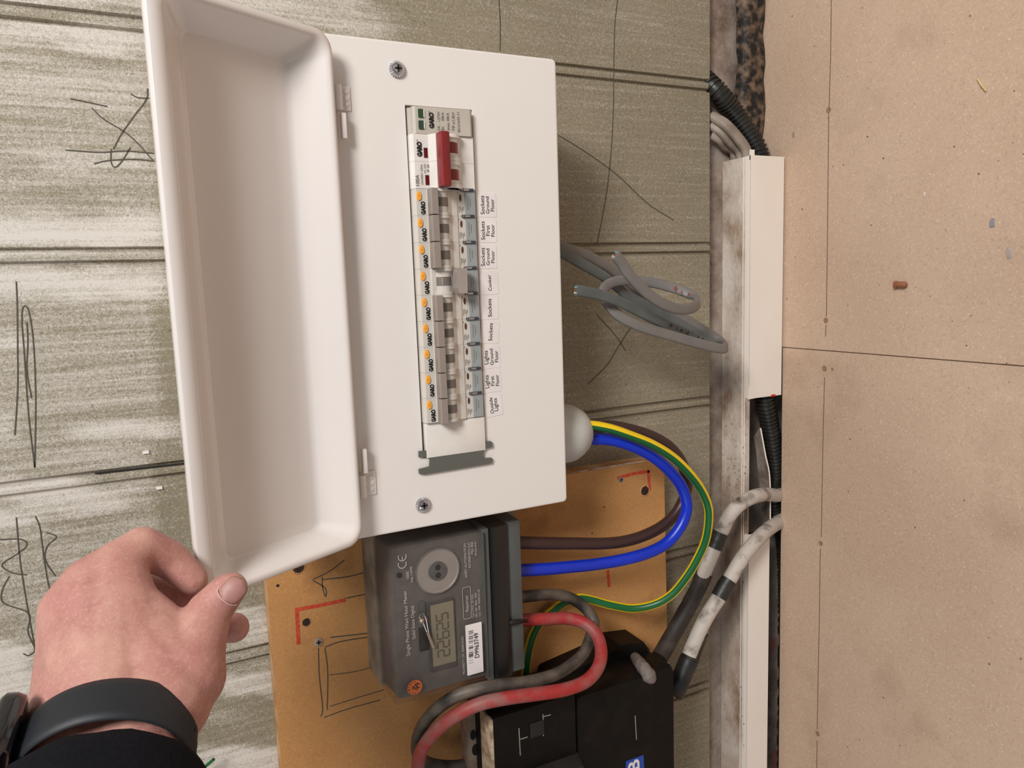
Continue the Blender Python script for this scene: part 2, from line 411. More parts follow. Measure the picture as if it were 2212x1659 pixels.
def panel_wall():
    bm = B(); xs = []
    x = 1.6
    grooves = [G0 + k * GS for k in range(-12, 10)]
    prof = {}
    for g in grooves:
        for l in (g, g - GW):
            for dx, y in ((-.0018, 0), (-.0009, .0032), (.0009, .0032), (.0018, 0)): prof[round(l + dx, 5)] = y
        prof[round(g - GW * .5, 5)] = -.0003
    x = -1.7
    while x <= 1.7:
        if not any(abs(x - l) < .004 for g in grooves for l in (g, g - GW, g - GW / 2)): prof[round(x, 5)] = 0.0
        x += .006 if -.75 < x < .45 else .06
    xs = sorted(prof); zs = []
    z = -.3775
    while z < 2.1:
        zs.append(z); z += .010 if z < .36 else .15
    ys = [prof[q] for q in xs]
    lay = bm.verts.layers.float.new('paint')
    grid = []
    for z in zs:
        row = []
        for q, y in zip(xs, ys):
            v = bm.verts.new((q, y, z)); v[lay] = paint_at(q, z); row.append(v)
        grid.append(row)
    for a, b in zip(grid, grid[1:]):
        for i in range(len(xs) - 1): bm.faces.new((a[i], a[i + 1], b[i + 1], b[i]))
    # board thickness: bottom edge and back
    low = [bm.verts.new((q, .0095, zs[0])) for q in xs]
    for i in range(len(xs) - 1): bm.faces.new((grid[0][i + 1], grid[0][i], low[i], low[i + 1]))
    back = [bm.verts.new((q, .0095, zs[-1])) for q in xs]
    for i in range(len(xs) - 1): bm.faces.new((low[i + 1], low[i], back[i], back[i + 1]))
    me = bpy.data.meshes.new('wall_back'); bm.to_mesh(me); bm.free()
    o = obj_me('wall_back', me, panel_m, None, smooth=False)
    tag(o, kind='structure')
    return o
wall = panel_wall()
ln = .0008
def pen(parent, y, pts, w=ln, m=pencil, name='pencil_line', sp=True):
    return obj(name, ribbon(B(), pts, w, y, sp), m, parent, smooth=False)
for pts in [[(1390 + 0 - 56, 0), (1328, 60), (1326, 150), (1325, 240), (1320, 330), (1310, 420), (1290, 528)], [(1206, 292), (1260, 325), (1330, 375), (1400, 440), (1455, 475)], [(1290, 640 + 40), (1330, 725), (1352, 758)], [(1362, 708), (1335, 750), (1310, 790), (1270, 830)], [(1078, 0), (1081, 60), (1080, 110)],
            [(152, 213), (195, 222), (232, 230)], [(198, 233), (225, 258), (268, 284), (300, 312), (330, 346)], [(319, 191), (316, 215), (290, 250), (262, 290), (245, 322)], [(240, 322), (240, 350), (248, 361), (262, 350), (282, 318)],
            [(142, 324), (215, 329), (268, 326), (332, 331)], [(203, 354), (232, 347), (290, 344), (332, 348)], [(35, 608), (37, 660), (38, 760), (38, 840), (32, 940)], [(75, 1010), (62, 900), (52, 760), (47, 690), (51, 662), (62, 672), (72, 740), (77, 860), (75, 1010)], [(58, 696), (60, 740), (58, 800), (68, 860)],
            [(35, 1118), (42, 1200), (52, 1270), (66, 1350), (76, 1405)], [(76, 1115), (86, 1140), (94, 1200), (104, 1260), (113, 1290)], [(100, 1150), (122, 1160), (102, 1180), (98, 1210), (120, 1245)],
            [(0, 1166), (45, 1165), (58, 1178), (35, 1198), (4, 1220), (25, 1237), (58, 1242)], [(20, 1245), (5, 1275), (8, 1303), (62, 1325), (60, 1365), (75, 1402), (62, 1416), (50, 1412)], [(282, 203), (300, 211), (332, 212)]]:
    pen(wall, -.0003, pts)
pen(wall, -.0006, [(205, 1023), (300, 1012), (402, 1001)], .0013, ink, 'joint_gap', False)
for a, b in ((315, 977), (344, 1054)): 
    c = Y(a, b, -.001); obj('paint_fleck', box(B(), c.x - .001, c.x + .001, -.0015, 0, c.z - .002, c.z + .002), sticker, wall)
for a, b in ((1489 - 840, 1646 - 40), (600, 1606)):
    pass
bm = B(); box(bm, -1.7, 1.7, .0126, .12, -.75, 2.1)
tag(obj('wall_rear', bm, plaster, None, False), kind='structure')
# floor boards
FZ = -.449
bm = B()
box(bm, -.1379, 1.7, -1.15, .0125, FZ - .018, FZ, .0006, 1)
prism = [(-1.7, -1.15), (-.1385, -1.15), (-.1385, -.0278), (-1.7, -.036)]
a = [bm.verts.new((x, y, FZ)) for x, y in prism]; b = [bm.verts.new((x, y, FZ - .018)) for x, y in prism]
bm.faces.new(a); bm.faces.new(b[::-1])
for i in range(4): bm.faces.new((a[i], a[(i + 1) % 4], b[(i + 1) % 4], b[i]))
floor = tag(obj('floor', bm, floor_m, None, False), kind='structure')
bm = B(); box(bm, -1.7, 1.7, -1.15, .0125, -.66, -.64)
tag(obj('floor_void', bm, black_void, None, False), kind='structure')
def floor_line(pts, w, m, name='pencil_line'):
    P = [Z(a, b, FZ + .0002) for a, b in pts]; L = []
    bm = B(); rings = []
    for i, p in enumerate(P):
        t = (P[min(i + 1, len(P) - 1)] - P[max(i - 1, 0)]).normalized(); s = Vector((t.y, -t.x, 0)) * w / 2; h = Vector((0, 0, .00015))
        rings.append([p + s, p - s, p - s - h, p + s - h])
    loft(bm, rings); return obj(name, bm, m, floor, smooth=False)
for pts in [[(1796, -10), (1794, 120), (1791, 232)], [(1790, 245), (1788, 440), (1785, 684)], [(1784, 702), (1783, 727)], [(1781, 815), (1778, 930), (1774, 1160)], [(1772, 1185), (1769, 1370), (1765, 1575)], [(1765, 1600), (1764, 1659)]]:
    floor_line(pts, .0008, mat('faint_pencil', (120, 98, 82), .8))
dimple = mat('filled_hole', (158, 126, 98), .9, c2=(136, 106, 82), ns=300)
for a, b, r in ((1790, 238, .0026), (1784, 692, .0026), (1781, 796, .0028), (1798, 797, .0013), (1773, 1174, .0024), (1766, 1585, .0026)):
    bm = B(); c = Z(a, b, FZ)
    lathe(bm, c + Vector((0, 0, .0001)), (0, 0, 1), [(-.0008, r), (.0002, r), (.0003, r * .85), (-.00005, r * .6)], 20)
    obj('screw_hole', bm, dimple, floor)
# debris lying on the floor
def debris(name, label, cat, bm, m, group=None):
    o = obj(name, bm, m); tag(o, label, cat, group); return o
p0 = Z(2112, 170, FZ + .0009); p1 = Z(2120, 184, FZ + .0009); p2 = Z(2131, 197, FZ + .0009)
debris('wire_offcut', 'short curved brass-coloured wire offcut lying on the brown floorboard', 'wire offcut', tube(B(), [p0, p1, p2], .0008, 8), mat('brass', (226, 202, 150), .35, .3))
c = Z(1945, 614, FZ + .0028)
bm = B(); lathe(bm, c - Vector((.0004, .0055, 0)), (0.02, 1, 0), [(0, .0018), (.0015, .0026), (.008, .0026), (.0085, .0022), (.009, .0032), (.0105, .0032)], 14)
debris('wall_plug', 'small brown plastic wall plug lying on the floorboard', 'wall plug', bm, brown_plug)
for (a, b, s, nm, lab, m) in ((2143, 483, .0055, 'paint_flake', 'blue-grey paint smear flake towards the right side of the floor', mat('bluegrey_flake', (146, 140, 146), .8)),
                            (2180, 548, .0060, 'paint_flake', 'long pale grey paint flake near the frame edge on the floor', mat('pale_flake', (172, 160, 152), .8)),
                            (1997, 419, .0018, 'plastic_chip', 'tiny bright white triangular chip on the floorboard', sticker),
                            (1714, 290, .0040, 'filler_lump', 'lump of grey filler on the floorboard above the trunking end', mat('grey_filler', (158, 138, 122), .9))):
    bm = B(); c = Z(a, b, FZ); n = 9
    ring = [Vector((c.x + s * (.6 + .5 * random.random()) * math.cos(2 * PI * k / n), c.y + s * .5 * (.6 + .5 * random.random()) * math.sin(2 * PI * k / n), FZ + .0001)) for k in range(n)]
    top = [q * .75 + Vector((c.x, c.y, FZ)) * .25 + Vector((0, 0, s * .12)) for q in ring]
    loft(bm, [ring, top]); debris(nm, lab, 'debris', bm, m)
bm = B()
for k in range(170):
    a = random.uniform(1700, 2230); b = random.uniform(-20, 1680); c = Z(a, b, FZ); s = random.uniform(.0002, .0006)
    if not (-1.6 < c.x < 1.6): continue
    bmesh.ops.create_icosphere(bm, subdivisions=1, radius=s, matrix=Matrix.Translation((c.x, c.y, FZ + s * .5)))
tag(debris('sawdust', 'pale specks of sawdust and plaster grit scattered over the floorboards', 'dust', bm, debris_m), kind='stuff')
bm = B()
for k in range(60):
    a = random.uniform(1700, 2230); b = random.uniform(-20, 1680); c = Z(a, b, FZ); s = random.uniform(.0003, .0007)
    bmesh.ops.create_icosphere(bm, subdivisions=1, radius=s, matrix=Matrix.Translation((c.x, c.y, FZ + s * .3)))
tag(debris('dark_grit', 'dark crumbs of grit scattered over the floorboards', 'grit', bm, mat('dark_grit', (92, 70, 56), .9)), kind='stuff')

# charred timber beside the floor, where the trunking has not started
def rough_beam(x0, x1, y0, y1, z0, z1, nx=60, amp=.004):
    bm = B(); rings = []
    for i in range(nx):
        x = x0 + (x1 - x0) * i / (nx - 1); r = []
        for k in range(20):
            a = 2 * PI * k / 20; c, s = math.cos(a), math.sin(a)
            yy = (y0 + y1) / 2 + (y1 - y0) / 2 * math.copysign(abs(c) ** .5, c); zz = (z0 + z1) / 2 + (z1 - z0) / 2 * math.copysign(abs(s) ** .5, s)
            d = noise.noise(Vector((x * 60, yy * 90, zz * 90))) * amp
            r.append(Vector((x, yy + c * d, zz + s * d)))
        rings.append(r)
    loft(bm, rings); return bm
tag(obj('charred_timber', rough_beam(.045, .9, -.002, .011, -.4485, -.418), char_m), 'blackened crumbling timber batten in the gap above the trunking end', 'timber')

# ================================================================== TRUNKING
TZ, TF = -.4048, -.0262       # top face height, front face
x_hi = Y(1600, 335, TF).x
xl = -1.5
base = thing('cable_trunking', 'long dusty white trunking base fixed along the foot of the wall', 'trunking', ((x_hi + xl) / 2, 0, TZ))
bm = B()
prismX(bm, [(.0122, TZ), (TF + .0005, TZ), (TF + .0005, TZ - .0022), (TF + .0022, TZ - .0022), (TF + .0022, TZ - .0016), (.0107, TZ - .0016), (.0107, -.4352), (.0122, -.4352)], xl, x_hi)
xb0 = Y(1660, 1165, TF).x
prismX(bm, [(.0107, -.4335), (TF + .0022, -.4335), (TF + .0022, -.432), (TF + .0005, -.432), (TF + .0005, -.4352), (.0107, -.4352)], xl, xb0)
obj('channel', bm, dirty_trunk, base, False)
for z in (TZ + .00035,):
    for off in (.0055, .0085):
        bm = B(); box(bm, xl, x_hi, TF + off - .0004, TF + off + .0004, TZ - .0002, TZ + .0005); obj('ridge', bm, trunk_white, base, False)
# lip standing at the free end
bm = B(); c = Y(1617, 320, TF)
prismX(bm, [(TF, TZ + .0008), (TF - .0012, TZ + .0008), (TF - .0012, TZ - .0045), (TF, TZ - .0045)], x_hi - .004, x_hi + .0055)
obj('end_lip', bm, trunk_white, base, False)
# upper cover
cu_r = Y(1650, 337, TF - .0015).x; cu_l = Y(1650, 857, TF - .0015).x
def cover(name, label, x0, x1, z0, z1, jag=0.0):
    bm = B(); y = TF - .0028; n = 14
    out = []
    for k in range(n + 1):
        t = k / n; out.append((x0 - (jag * t if False else jag * (1 - t)) + (random.uniform(-.0006, .0006) if jag else 0), z0 + (z1 - z0) * t if not jag else z1 + (z0 - z1) * t))
    left = out if jag else [(x0, z1), (x0, z0)]
    poly = left + [(x1, z0), (x1, z1)]
    prismY(bm, poly, y, y + .0014)
    o = thing(name, label, 'trunking cover', ((x0 + x1) / 2, y, z0))
    obj('face', bm, trunk_white, o, False)
    bm = B(); box(bm, x0, x1, y + .0012, TF + .004, z1 - .0014, z1); obj('upper_flange', bm, trunk_white, o, False)
    bm = B(); box(bm, x0, x1, y + .0012, TF + .004, z0, z0 + .0014); obj('lower_flange', bm, trunk_white, o, False)
    return o
cov = cover('trunking_cover', 'short bright white trunking cover with a ragged cut end under the consumer unit', cu_l, cu_r, -.4466, TZ + .0008, .0)
c = Y(1667, 853, TF - .003)
bm = B(); box(bm, cu_l - .0008, cu_l + .0014, TF - .0034, TF - .0012, c.z - .005, c.z + .001, .0003, 1); obj('red_paint_mark', bm, mat('red_paint', (206, 40, 40), .5), cov)
bm = B(); pxprism(bm, [(1617, 838), (1617, 863), (1640, 858), (1662, 852), (1684, 850), (1684, 838)], TF - .0029, TF - .0014); obj('ragged_edge', bm, trunk_white, cov, False)
xb1 = Y(1640, 1150, TF - .002).x
cover('trunking_cover', 'long plain white trunking cover running off the frame below the white cables', xl, xb1, -.4328, TZ + .0006)
# broken white strip in the open channel
bm = B(); pA, pB, pC = Y(1643, 925, TF - .001), Y(1663, 1035, TF - .001), Y(1664, 1140, TF - .001)
pD = Y(1630, 945, TF + .012); pE = Y(1648, 1040, TF + .015); pF = Y(1650, 1140, TF + .015)
for off in (0,):
    vs = [[bm.verts.new(q + Vector((0, o2, 0))) for q in (pA, pB, pC, pF, pE, pD)] for o2 in (0, .0016)]
    bm.faces.new(vs[0]); bm.faces.new(vs[1][::-1])
    for i in range(6): bm.faces.new((vs[0][i], vs[0][(i + 1) % 6], vs[1][(i + 1) % 6], vs[1][i]))
tag(obj('broken_strip', bm, mat('grey_dusty_plastic', (150, 140, 130), .6, c2=(110, 98, 88), ns=60), None, False), 'broken slanting strip of dusty white plastic inside the open trunking', 'plastic strip')
bm = B(); tube(bm, [pA, (pA + pB) / 2, pB, pC], .0007, 6); 
tag(obj('broken_edge', bm, trunk_white), 'thin bright edging strip lying along the broken plastic in the open trunking', 'plastic strip')
# grit heaps on the trunking
bm = B()
for k in range(260):
    a = random.choice([random.uniform(1552, 1612)] * 3 + [random.uniform(1530, 1560)]); b = random.gauss(1060, 75) if k < 170 else random.uniform(900, 1650)
    c = Z(a, b, TZ); s = random.uniform(.0003, .0013)
    if c.y > .011 or c.y < TF + .002: continue
    bmesh.ops.create_icosphere(bm, subdivisions=1, radius=s, matrix=Matrix.Translation((c.x, c.y, TZ + s * .3)) @ Matrix.Diagonal((1, 1, .6, 1)))
tag(obj('mortar_crumbs', bm, mat('mortar_crumbs', (176, 154, 134), .95, c2=(146, 122, 102), ns=200)), 'brown mortar crumbs and dust heaped on top of the trunking', 'debris', kind='stuff')

# ================================================================== CORRUGATED CONDUITS
def conduit(name, label, pts, r, pitch=.0042):
    P = spline(pts, 60); L = [0]
    for a, b in zip(P, P[1:]): L.append(L[-1] + (b - a).length)
    bm = B(); tube(bm, P, r, 20, sp=False, rf=lambda t, l: 1.0 if (l / pitch) % 1 < .55 else .84)
    return tag(obj(name, bm, conduit_m, auto=60), label, 'conduit')
conduit('corrugated_conduit', 'black corrugated conduit dropping from behind the wall panel into the trunking',
        [Y(1515, 165, .003 + .012), Y(1548, 196, .001), Y(1580, 235, -.001), Y(1612, 280, -.006), Y(1634, 318, -.010), Y(1648, 370, -.0105), Y(1652, 440, -.0105)], .0098)
conduit('corrugated_conduit', 'black corrugated conduit in the open trunking diving under the floorboards',
        [Y(1648, 780, -.0155), Y(1652, 860, -.0155), Y(1660, 905, -.0155), Y(1670, 960, -.0155), Y(1676, 1020, -.0145), Vector((-.315, -.012, -.456)), Vector((-.36, -.010, -.475)), Vector((-.5, -.012, -.478)), Vector((-.9, -.012, -.478))], .0098)
for i, (d, r, lab) in enumerate((((0), .0052, 'outermost'), ((1), .005, 'middle'), ((2), .0046, 'innermost'))):
    off = i * 17
    yy = (-.013, -.004, .005)[i]; e = Y((1604, 1590, 1577)[i], 328, yy); ez = min(e.z, TZ - .008)
    pts = [Y(1536, 250 + off * 1.2, .006), Y(1566 - off * .35, 268 + off * 1.0, yy * .6), Y((1594, 1578, 1565)[i], 298 + off * .5, yy), Vector((e.x, yy, ez)), Vector((e.x - .02, yy, ez - .003)), Vector((e.x - .05, yy, ez - .006))]
    bm = B(); tube(bm, pts, r, 16, flat=(r, r * .72), ref=(0, 1, 0), twist=PI / 2)
    tag(obj('twin_cable', bm, grey_tail), 'dusty grey flat cable curving into the trunking end, %s of three' % lab, 'cable')

# ================================================================== BACKBOARD
BY = -.020
bb = thing('backboard', 'large orange-brown fibreboard backboard behind the meter with pencil and red marks', 'backboard', (-.5, 0, -.3))
bm = B(); pr = [(-.2365, .0685), (-.2365, -.292)]
corner = [(-.2365 - .012 * (1 - math.cos(a)), -.292 - .012 * math.sin(a)) for a in [k * PI / 10 for k in range(1, 6)]]
poly = [(-1.1, .0685), (-.2365, .0685), (-.2365, -.292)] + corner + [(-.52, -.3075), (-1.1, -.3095)]
prismY(bm, poly, BY, -.0004)
for f in bm.faces: f.material_index = 0 if abs(f.calc_center_median().y - BY) < 1e-5 else 1
obj('panel', bm, [board_m, boardedge_m], bb, False)
for pts, w, m in [([(676, 1252), (712, 1234), (744, 1210)], .0009, pencil), ([(697, 1252), (750, 1246), (790, 1236)], .0009, pencil), ([(676, 1254), (700, 1268), (705, 1280), (703, 1288), (697, 1270), (696, 1246)], .0009, pencil),
              ([(745, 1293), (797, 1282)], .0009, pencil), ([(688, 1400), (690, 1460), (697, 1530), (693, 1548)], .0009, pencil), ([(702, 1400), (708, 1450), (707, 1533)], .0009, pencil), ([(714, 1377), (805, 1367)], .0009, pencil), ([(702, 1398), (740, 1385), (806, 1375)], .0009, pencil),
              ([(712, 1458), (760, 1452), (810, 1440)], .0006, pencil), ([(713, 1526), (770, 1508), (830, 1490)], .0007, pencil), ([(700, 1550), (750, 1532), (822, 1512)], .0008, pencil)]:
    pen(bb, BY - .0001, pts, w, m)
for pts in ([(637, 1318), (690, 1308), (747, 1296)], [(641, 1322), (643, 1350), (645, 1392)], [(1333, 1033), (1370, 1023), (1403, 1018)], [(1401, 1016), (1402, 1040), (1404, 1060)], [(1313, 1232), (1316, 1268)]):
    pen(bb, BY - .0002, pts, .0029, red_marker, 'red_marker_line', False)
for a, b, r in ((662, 1344, .0031), (1393, 1060, .0045), (600, 1265, .0012), (645, 1226, .0042), (1305, 1095, .0007), (1279, 1152, .0007)):
    bm = B(); lathe(bm, Y(a, b, BY) + Vector((0, -.0002, 0)), (0, 1, 0), [(0, r * 1.0), (.0001, r), (.0002, .0001)], 24)
    obj('drill_hole', bm, mat('hole_dark', (34, 20, 12), .9, c2=(60, 38, 24), ns=200), bb)
    if r > .002:
        bm = B()
        for k in range(16):
            an = 2 * PI * k / 16; c = Y(a, b, BY) + Vector((math.cos(an) * r * 1.12, -.0002, math.sin(an) * r * 1.12))
            bmesh.ops.create_icosphere(bm, subdivisions=1, radius=r * random.uniform(.08, .22), matrix=Matrix.Translation(c))
        obj('burr', bm, boardedge_m, bb)
def cross_screw(name, parent, c, r, m, dome=.5, slot=ink):
    bm = B(); lathe(bm, c, (0, -1, 0), [(0, r), (r * .12, r), (r * (.15 + dome * .3), r * .8), (r * (.15 + dome * .45), r * .35), (r * (.15 + dome * .5), .0001)], 28)
    s = obj(name, bm, m, parent)
    bm = B(); h = r * (.15 + dome * .5)
    for w, l in ((r * .13, r * .5), (r * .5, r * .13)):
        box(bm, c.x - w, c.x + w, c.y - h - .0002, c.y - h + .0004, c.z - l, c.z + l)
    obj('cross_recess', bm, slot, s, False); return s
cross_screw('screw', bb, Y(688, 1387, BY), .0037, mat('dull_screw', (170, 150, 132), .5, .3), .25)
cross_screw('screw', bb, Y(1341, 1036, BY), .0026, mat('bluish_zinc', (140, 150, 156), .35, .6), .25)
bm = B()
for k in range(26):
    t = random.random(); c = Y(1240 + 150 * t, 1008 - 26 * t, BY); s = random.uniform(.001, .0028)
    bmesh.ops.create_icosphere(bm, subdivisions=1, radius=s, matrix=Matrix.Translation((-.2362, BY + .002, c.z)) @ Matrix.Diagonal((.25, .5, 2.2, 1)))
obj('chipped_edge', bm, sticker, bb)

# ================================================================== CONSUMER UNIT
X0, X1, ZB, ZT, YF = -.2337, .0952, -.149, .090, -.100
AX0, AX1, AZ0, AZ1 = -.1835, .0552, -.0817, -.0334
cu = thing('consumer_unit', 'white metal consumer unit box with its lid held open beside the meter', 'consumer unit', ((X0 + X1) / 2, -.05, ZB))
bm = B()
rA = rrect(X0 + .004, X1 - .004, ZB + .003, ZT - .003, .002)
loft(bm, [[Vector((x, y, z)) for x, z in rA] for y in (0.0, -.088)], cap1=False)
obj('body', bm, white_metal, cu)
bm = B()
def R3(r, y): return [Vector((x, y, z)) for x, z in r]
loft(bm, [R3(rrect(X0, X1, ZB, ZT, .003), -.087), R3(rrect(X0, X1, ZB, ZT, .003), YF + .0012), R3(rrect(X0 + .0004, X1 - .0004, ZB + .0004, ZT - .0004, .003), YF + .0003), R3(rrect(X0 + .0014, X1 - .0014, ZB + .0014, ZT - .0014, .003), YF),
          R3(rrect(AX0 - .0003, AX1 + .0003, AZ0 - .0003, AZ1 + .0003, .0006), YF), R3(rrect(AX0, AX1, AZ0, AZ1, .0006), YF + .0004), R3(rrect(AX0, AX1, AZ0, AZ1, .0006), YF + .012)], cap0=False, cap1=False)
obj('front_cover', bm, white_metal, cu, False)
bm = B(); box(bm, AX0 - .002, AX1 + .002, -.080, -.078, AZ0 - .002, AZ1 + .002); obj('dark_interior', bm, black_void, cu, False)
# cover screws with fluted collars
for a, b in ((857, 150), (913, 1090)):
    c = Y(a, b, YF)
    bm = B(); seg = 40; rings = []
    for t, r, fl in ((0, .0052, 0), (.0008, .0053, .0004), (.0022, .0046, .0004), (.0032, .0036, .0001), (.0036, .0026, 0), (.0032, .0001, 0)):
        rings.append([c + Vector(((r + fl * math.cos(k * PI)) * math.cos(2 * PI * k / seg), -t, (r + fl * math.cos(k * PI)) * math.sin(2 * PI * k / seg))) for k in range(seg)])
    loft(bm, rings); s = obj('cover_screw', bm, chrome, cu, auto=20, label='chrome fluted screw')
    bm = B()
    for w, l in ((.0005, .0022), (.0022, .0005)): box(bm, c.x - w, c.x + w, c.y - .0040, c.y - .003, c.z - l, c.z + l)
    obj('cross_recess', bm, ink, s, False)
# lid: pressed tray on a tilted plane
LH = Vector((0, -.1135, .0160)); LA = math.radians(27.1)
LU = Vector((0, -math.sin(LA), math.cos(LA))); LO = Vector((0, math.cos(LA), math.sin(LA)))
def LP(x, s, t): return LH + Vector((x, 0, 0)) + LU * s + LO * t
LX0, LX1, LS = -.2316, .0916, .1165
def lidring(ix0, ix1, s0, s1, t, r): return [LP(x, s, t) for x, s in rrect(LX0 + ix0, LX1 - ix1, s0, LS - s1, r, 8)]
bm = B()
loft(bm, [lidring(.019, .026, .030, .040, .0222, .004), lidring(.0125, .0175, .0215, .0310, .0218, .005), lidring(.0115, .0160, .0190, .0285, .0208, .006), lidring(.0105, .0145, .0172, .0270, .0192, .007), lidring(.0048, .0055, .0050, .0105, .0020, .010), lidring(.0040, .0045, .0036, .0090, .0005, .010), lidring(.003, .0035, .0026, .0080, -.0001, .010),
          lidring(.0006, .0006, .0006, .0006, -.0001, .0115), lidring(0, 0, 0, 0, .0006, .012), lidring(0, 0, 0, 0, .0035, .012), lidring(.001, .001, .002, .003, .010, .011), lidring(.0045, .0095, .013, .018, .0215, .010), lidring(.009, .015, .021, .028, .0236, .006)])
lid = obj('lid', bm, lid_mat, cu, auto=80)
# hinges
for k, (pa, pb, pc, pd) in enumerate((((733, 185), (758, 241), (719, 181), (731, 237)), ((785, 1019), (813, 1067), (776, 1028), (783, 1076)))):
    A, Bq = Y(*pa, YF), Y(*pb, YF)
    bm = B(); box(bm, min(A.x, Bq.x), max(A.x, Bq.x), YF - .0012, YF, min(A.z, Bq.z), .0125, .0005, 2)
    h = obj('hinge_leaf', bm, white_metal, cu)
    for (dx, dz, r) in ((.25, .3, .0016), (.75, .3, .0016), (.5, .28, .0019), (.5, .72, .0017)):
        c = Vector((min(A.x, Bq.x) + abs(A.x - Bq.x) * dx, YF - .0012, min(A.z, Bq.z) + (.0125 - min(A.z, Bq.z)) * dz))
        bm = B(); lathe(bm, c, (0, -1, 0), [(0, r), (.0003, r), (.0007, r * .7), (.0008, .0001)], 16); obj('rivet', bm, white_metal, h)
    c = Y(*pc, YF - .006); d = Y(*pd, YF - .006)
    bm = B(); lathe(bm, Vector((d.x, YF - .0045, .0125)), (1, 0, 0), [(0, .0030), (abs(c.x - d.x), .0030)], 18)
    obj('hinge_knuckle', bm, white_metal, cu)
a, b = Y(718, 238, -.112), Y(733, 296, -.112)
bm = B(); box(bm, b.x, a.x, -.1085, -.104, .0085, .0118, .0008); obj('lid_tab', bm, lid_mat, cu)
a, b = Y(770, 975, -.112), Y(780, 1028, -.112)
bm = B(); box(bm, b.x, a.x, -.1085, -.104, .0085, .0118, .0008); obj('lid_tab', bm, lid_mat, cu)
# gland
gx, gy = -.1893, -.058
bm = B(); seg = 48; rings = []
prof = [(-.1462, .0250), (-.152, .0250), (-.1535, .0238), (-.160, .0245), (-.172, .0243), (-.178, .0235), (-.184, .0210), (-.189, .0175), (-.192, .0140), (-.192, .0095), (-.186, .0090)]
for z, r in prof:
    rings.append([Vector((gx + (r + (.0004 if k % 2 else 0) * (1 if -.182 < z < -.155 else 0)) * math.cos(2 * PI * k / seg), gy + (r + (.0004 if k % 2 else 0) * (1 if -.182 < z < -.155 else 0)) * math.sin(2 * PI * k / seg), z)) for k in range(seg)])
loft(bm, rings); obj('cable_gland', bm, gland_m, cu, auto=40, label='large pale grey ribbed cable gland')
# blank and steel retaining plate
bm = B(); a = Y(918, 918, -.103); box(bm, -.1835, -.1586, -.103, -.094, -.0805, -.0352, .0008); obj('blanking_plate', bm, plastic_white, cu)
bm = B()
pl = [(905, 975), (930, 973), (1060, 953), (1064, 956), (1064, 966), (1047, 970), (1043, 990), (1062, 989), (1065, 992), (1063, 1001), (918, 1025), (906, 1024), (905, 1014), (928, 1008), (929, 987), (905, 988)]
pxprism(bm, pl, YF - .0022, YF - .0006)
obj('retaining_plate', bm, steel, cu, False, label='dark zinc steel plate with notched ends')
# stickers
SL = [('Sockets\nGround\nFloor', 443, 1050, 0), ('Sockets\nFirst\nFloor', 498, 1051, 0), ('Sockets\nGround\nFloor', 555, 1051, -.01), ('Cooker', 611, 1055, .03), ('Sockets', 665, 1055, .0), ('Sockets', 717, 1057, -.08), ('Lights\nGround\nFloor', 771, 1059, .02), ('Lights\nFirst\nFloor', 823, 1061, .04), ('Outside\nLights', 875, 1064, .09)]
for s, py, px, rt in SL:
    c = Y(px + 2, py, YF - .0002)
    bm = B(); poly = rrect(-.0083, .0083, -.0071, .0071, .0012, 4)
    cs, sn = math.cos(rt), math.sin(rt)
    prismY(bm, [(c.x + x * cs - z * sn, c.z + x * sn + z * cs) for x, z in poly], YF - .00025, YF - .00002)
    st = obj('sticker', bm, sticker, cu, False)
    lines = s.split('\n'); n = len(lines); sp = .00385
    for i, l in enumerate(lines):
        W = {'Sockets': .0128, 'Ground': .0117, 'Floor': .0084, 'First': .0072, 'Cooker': .0112, 'Lights': .0098, 'Outside': .0122}[l] * (1 if py < 800 else .97)
        off = ((n - 1) / 2 - i) * sp - .0002
        cc = Vector((c.x - off * sn, YF - .0004, c.z + off * cs))
        text(l, cc, W, ink, st, 'lettering', rt)

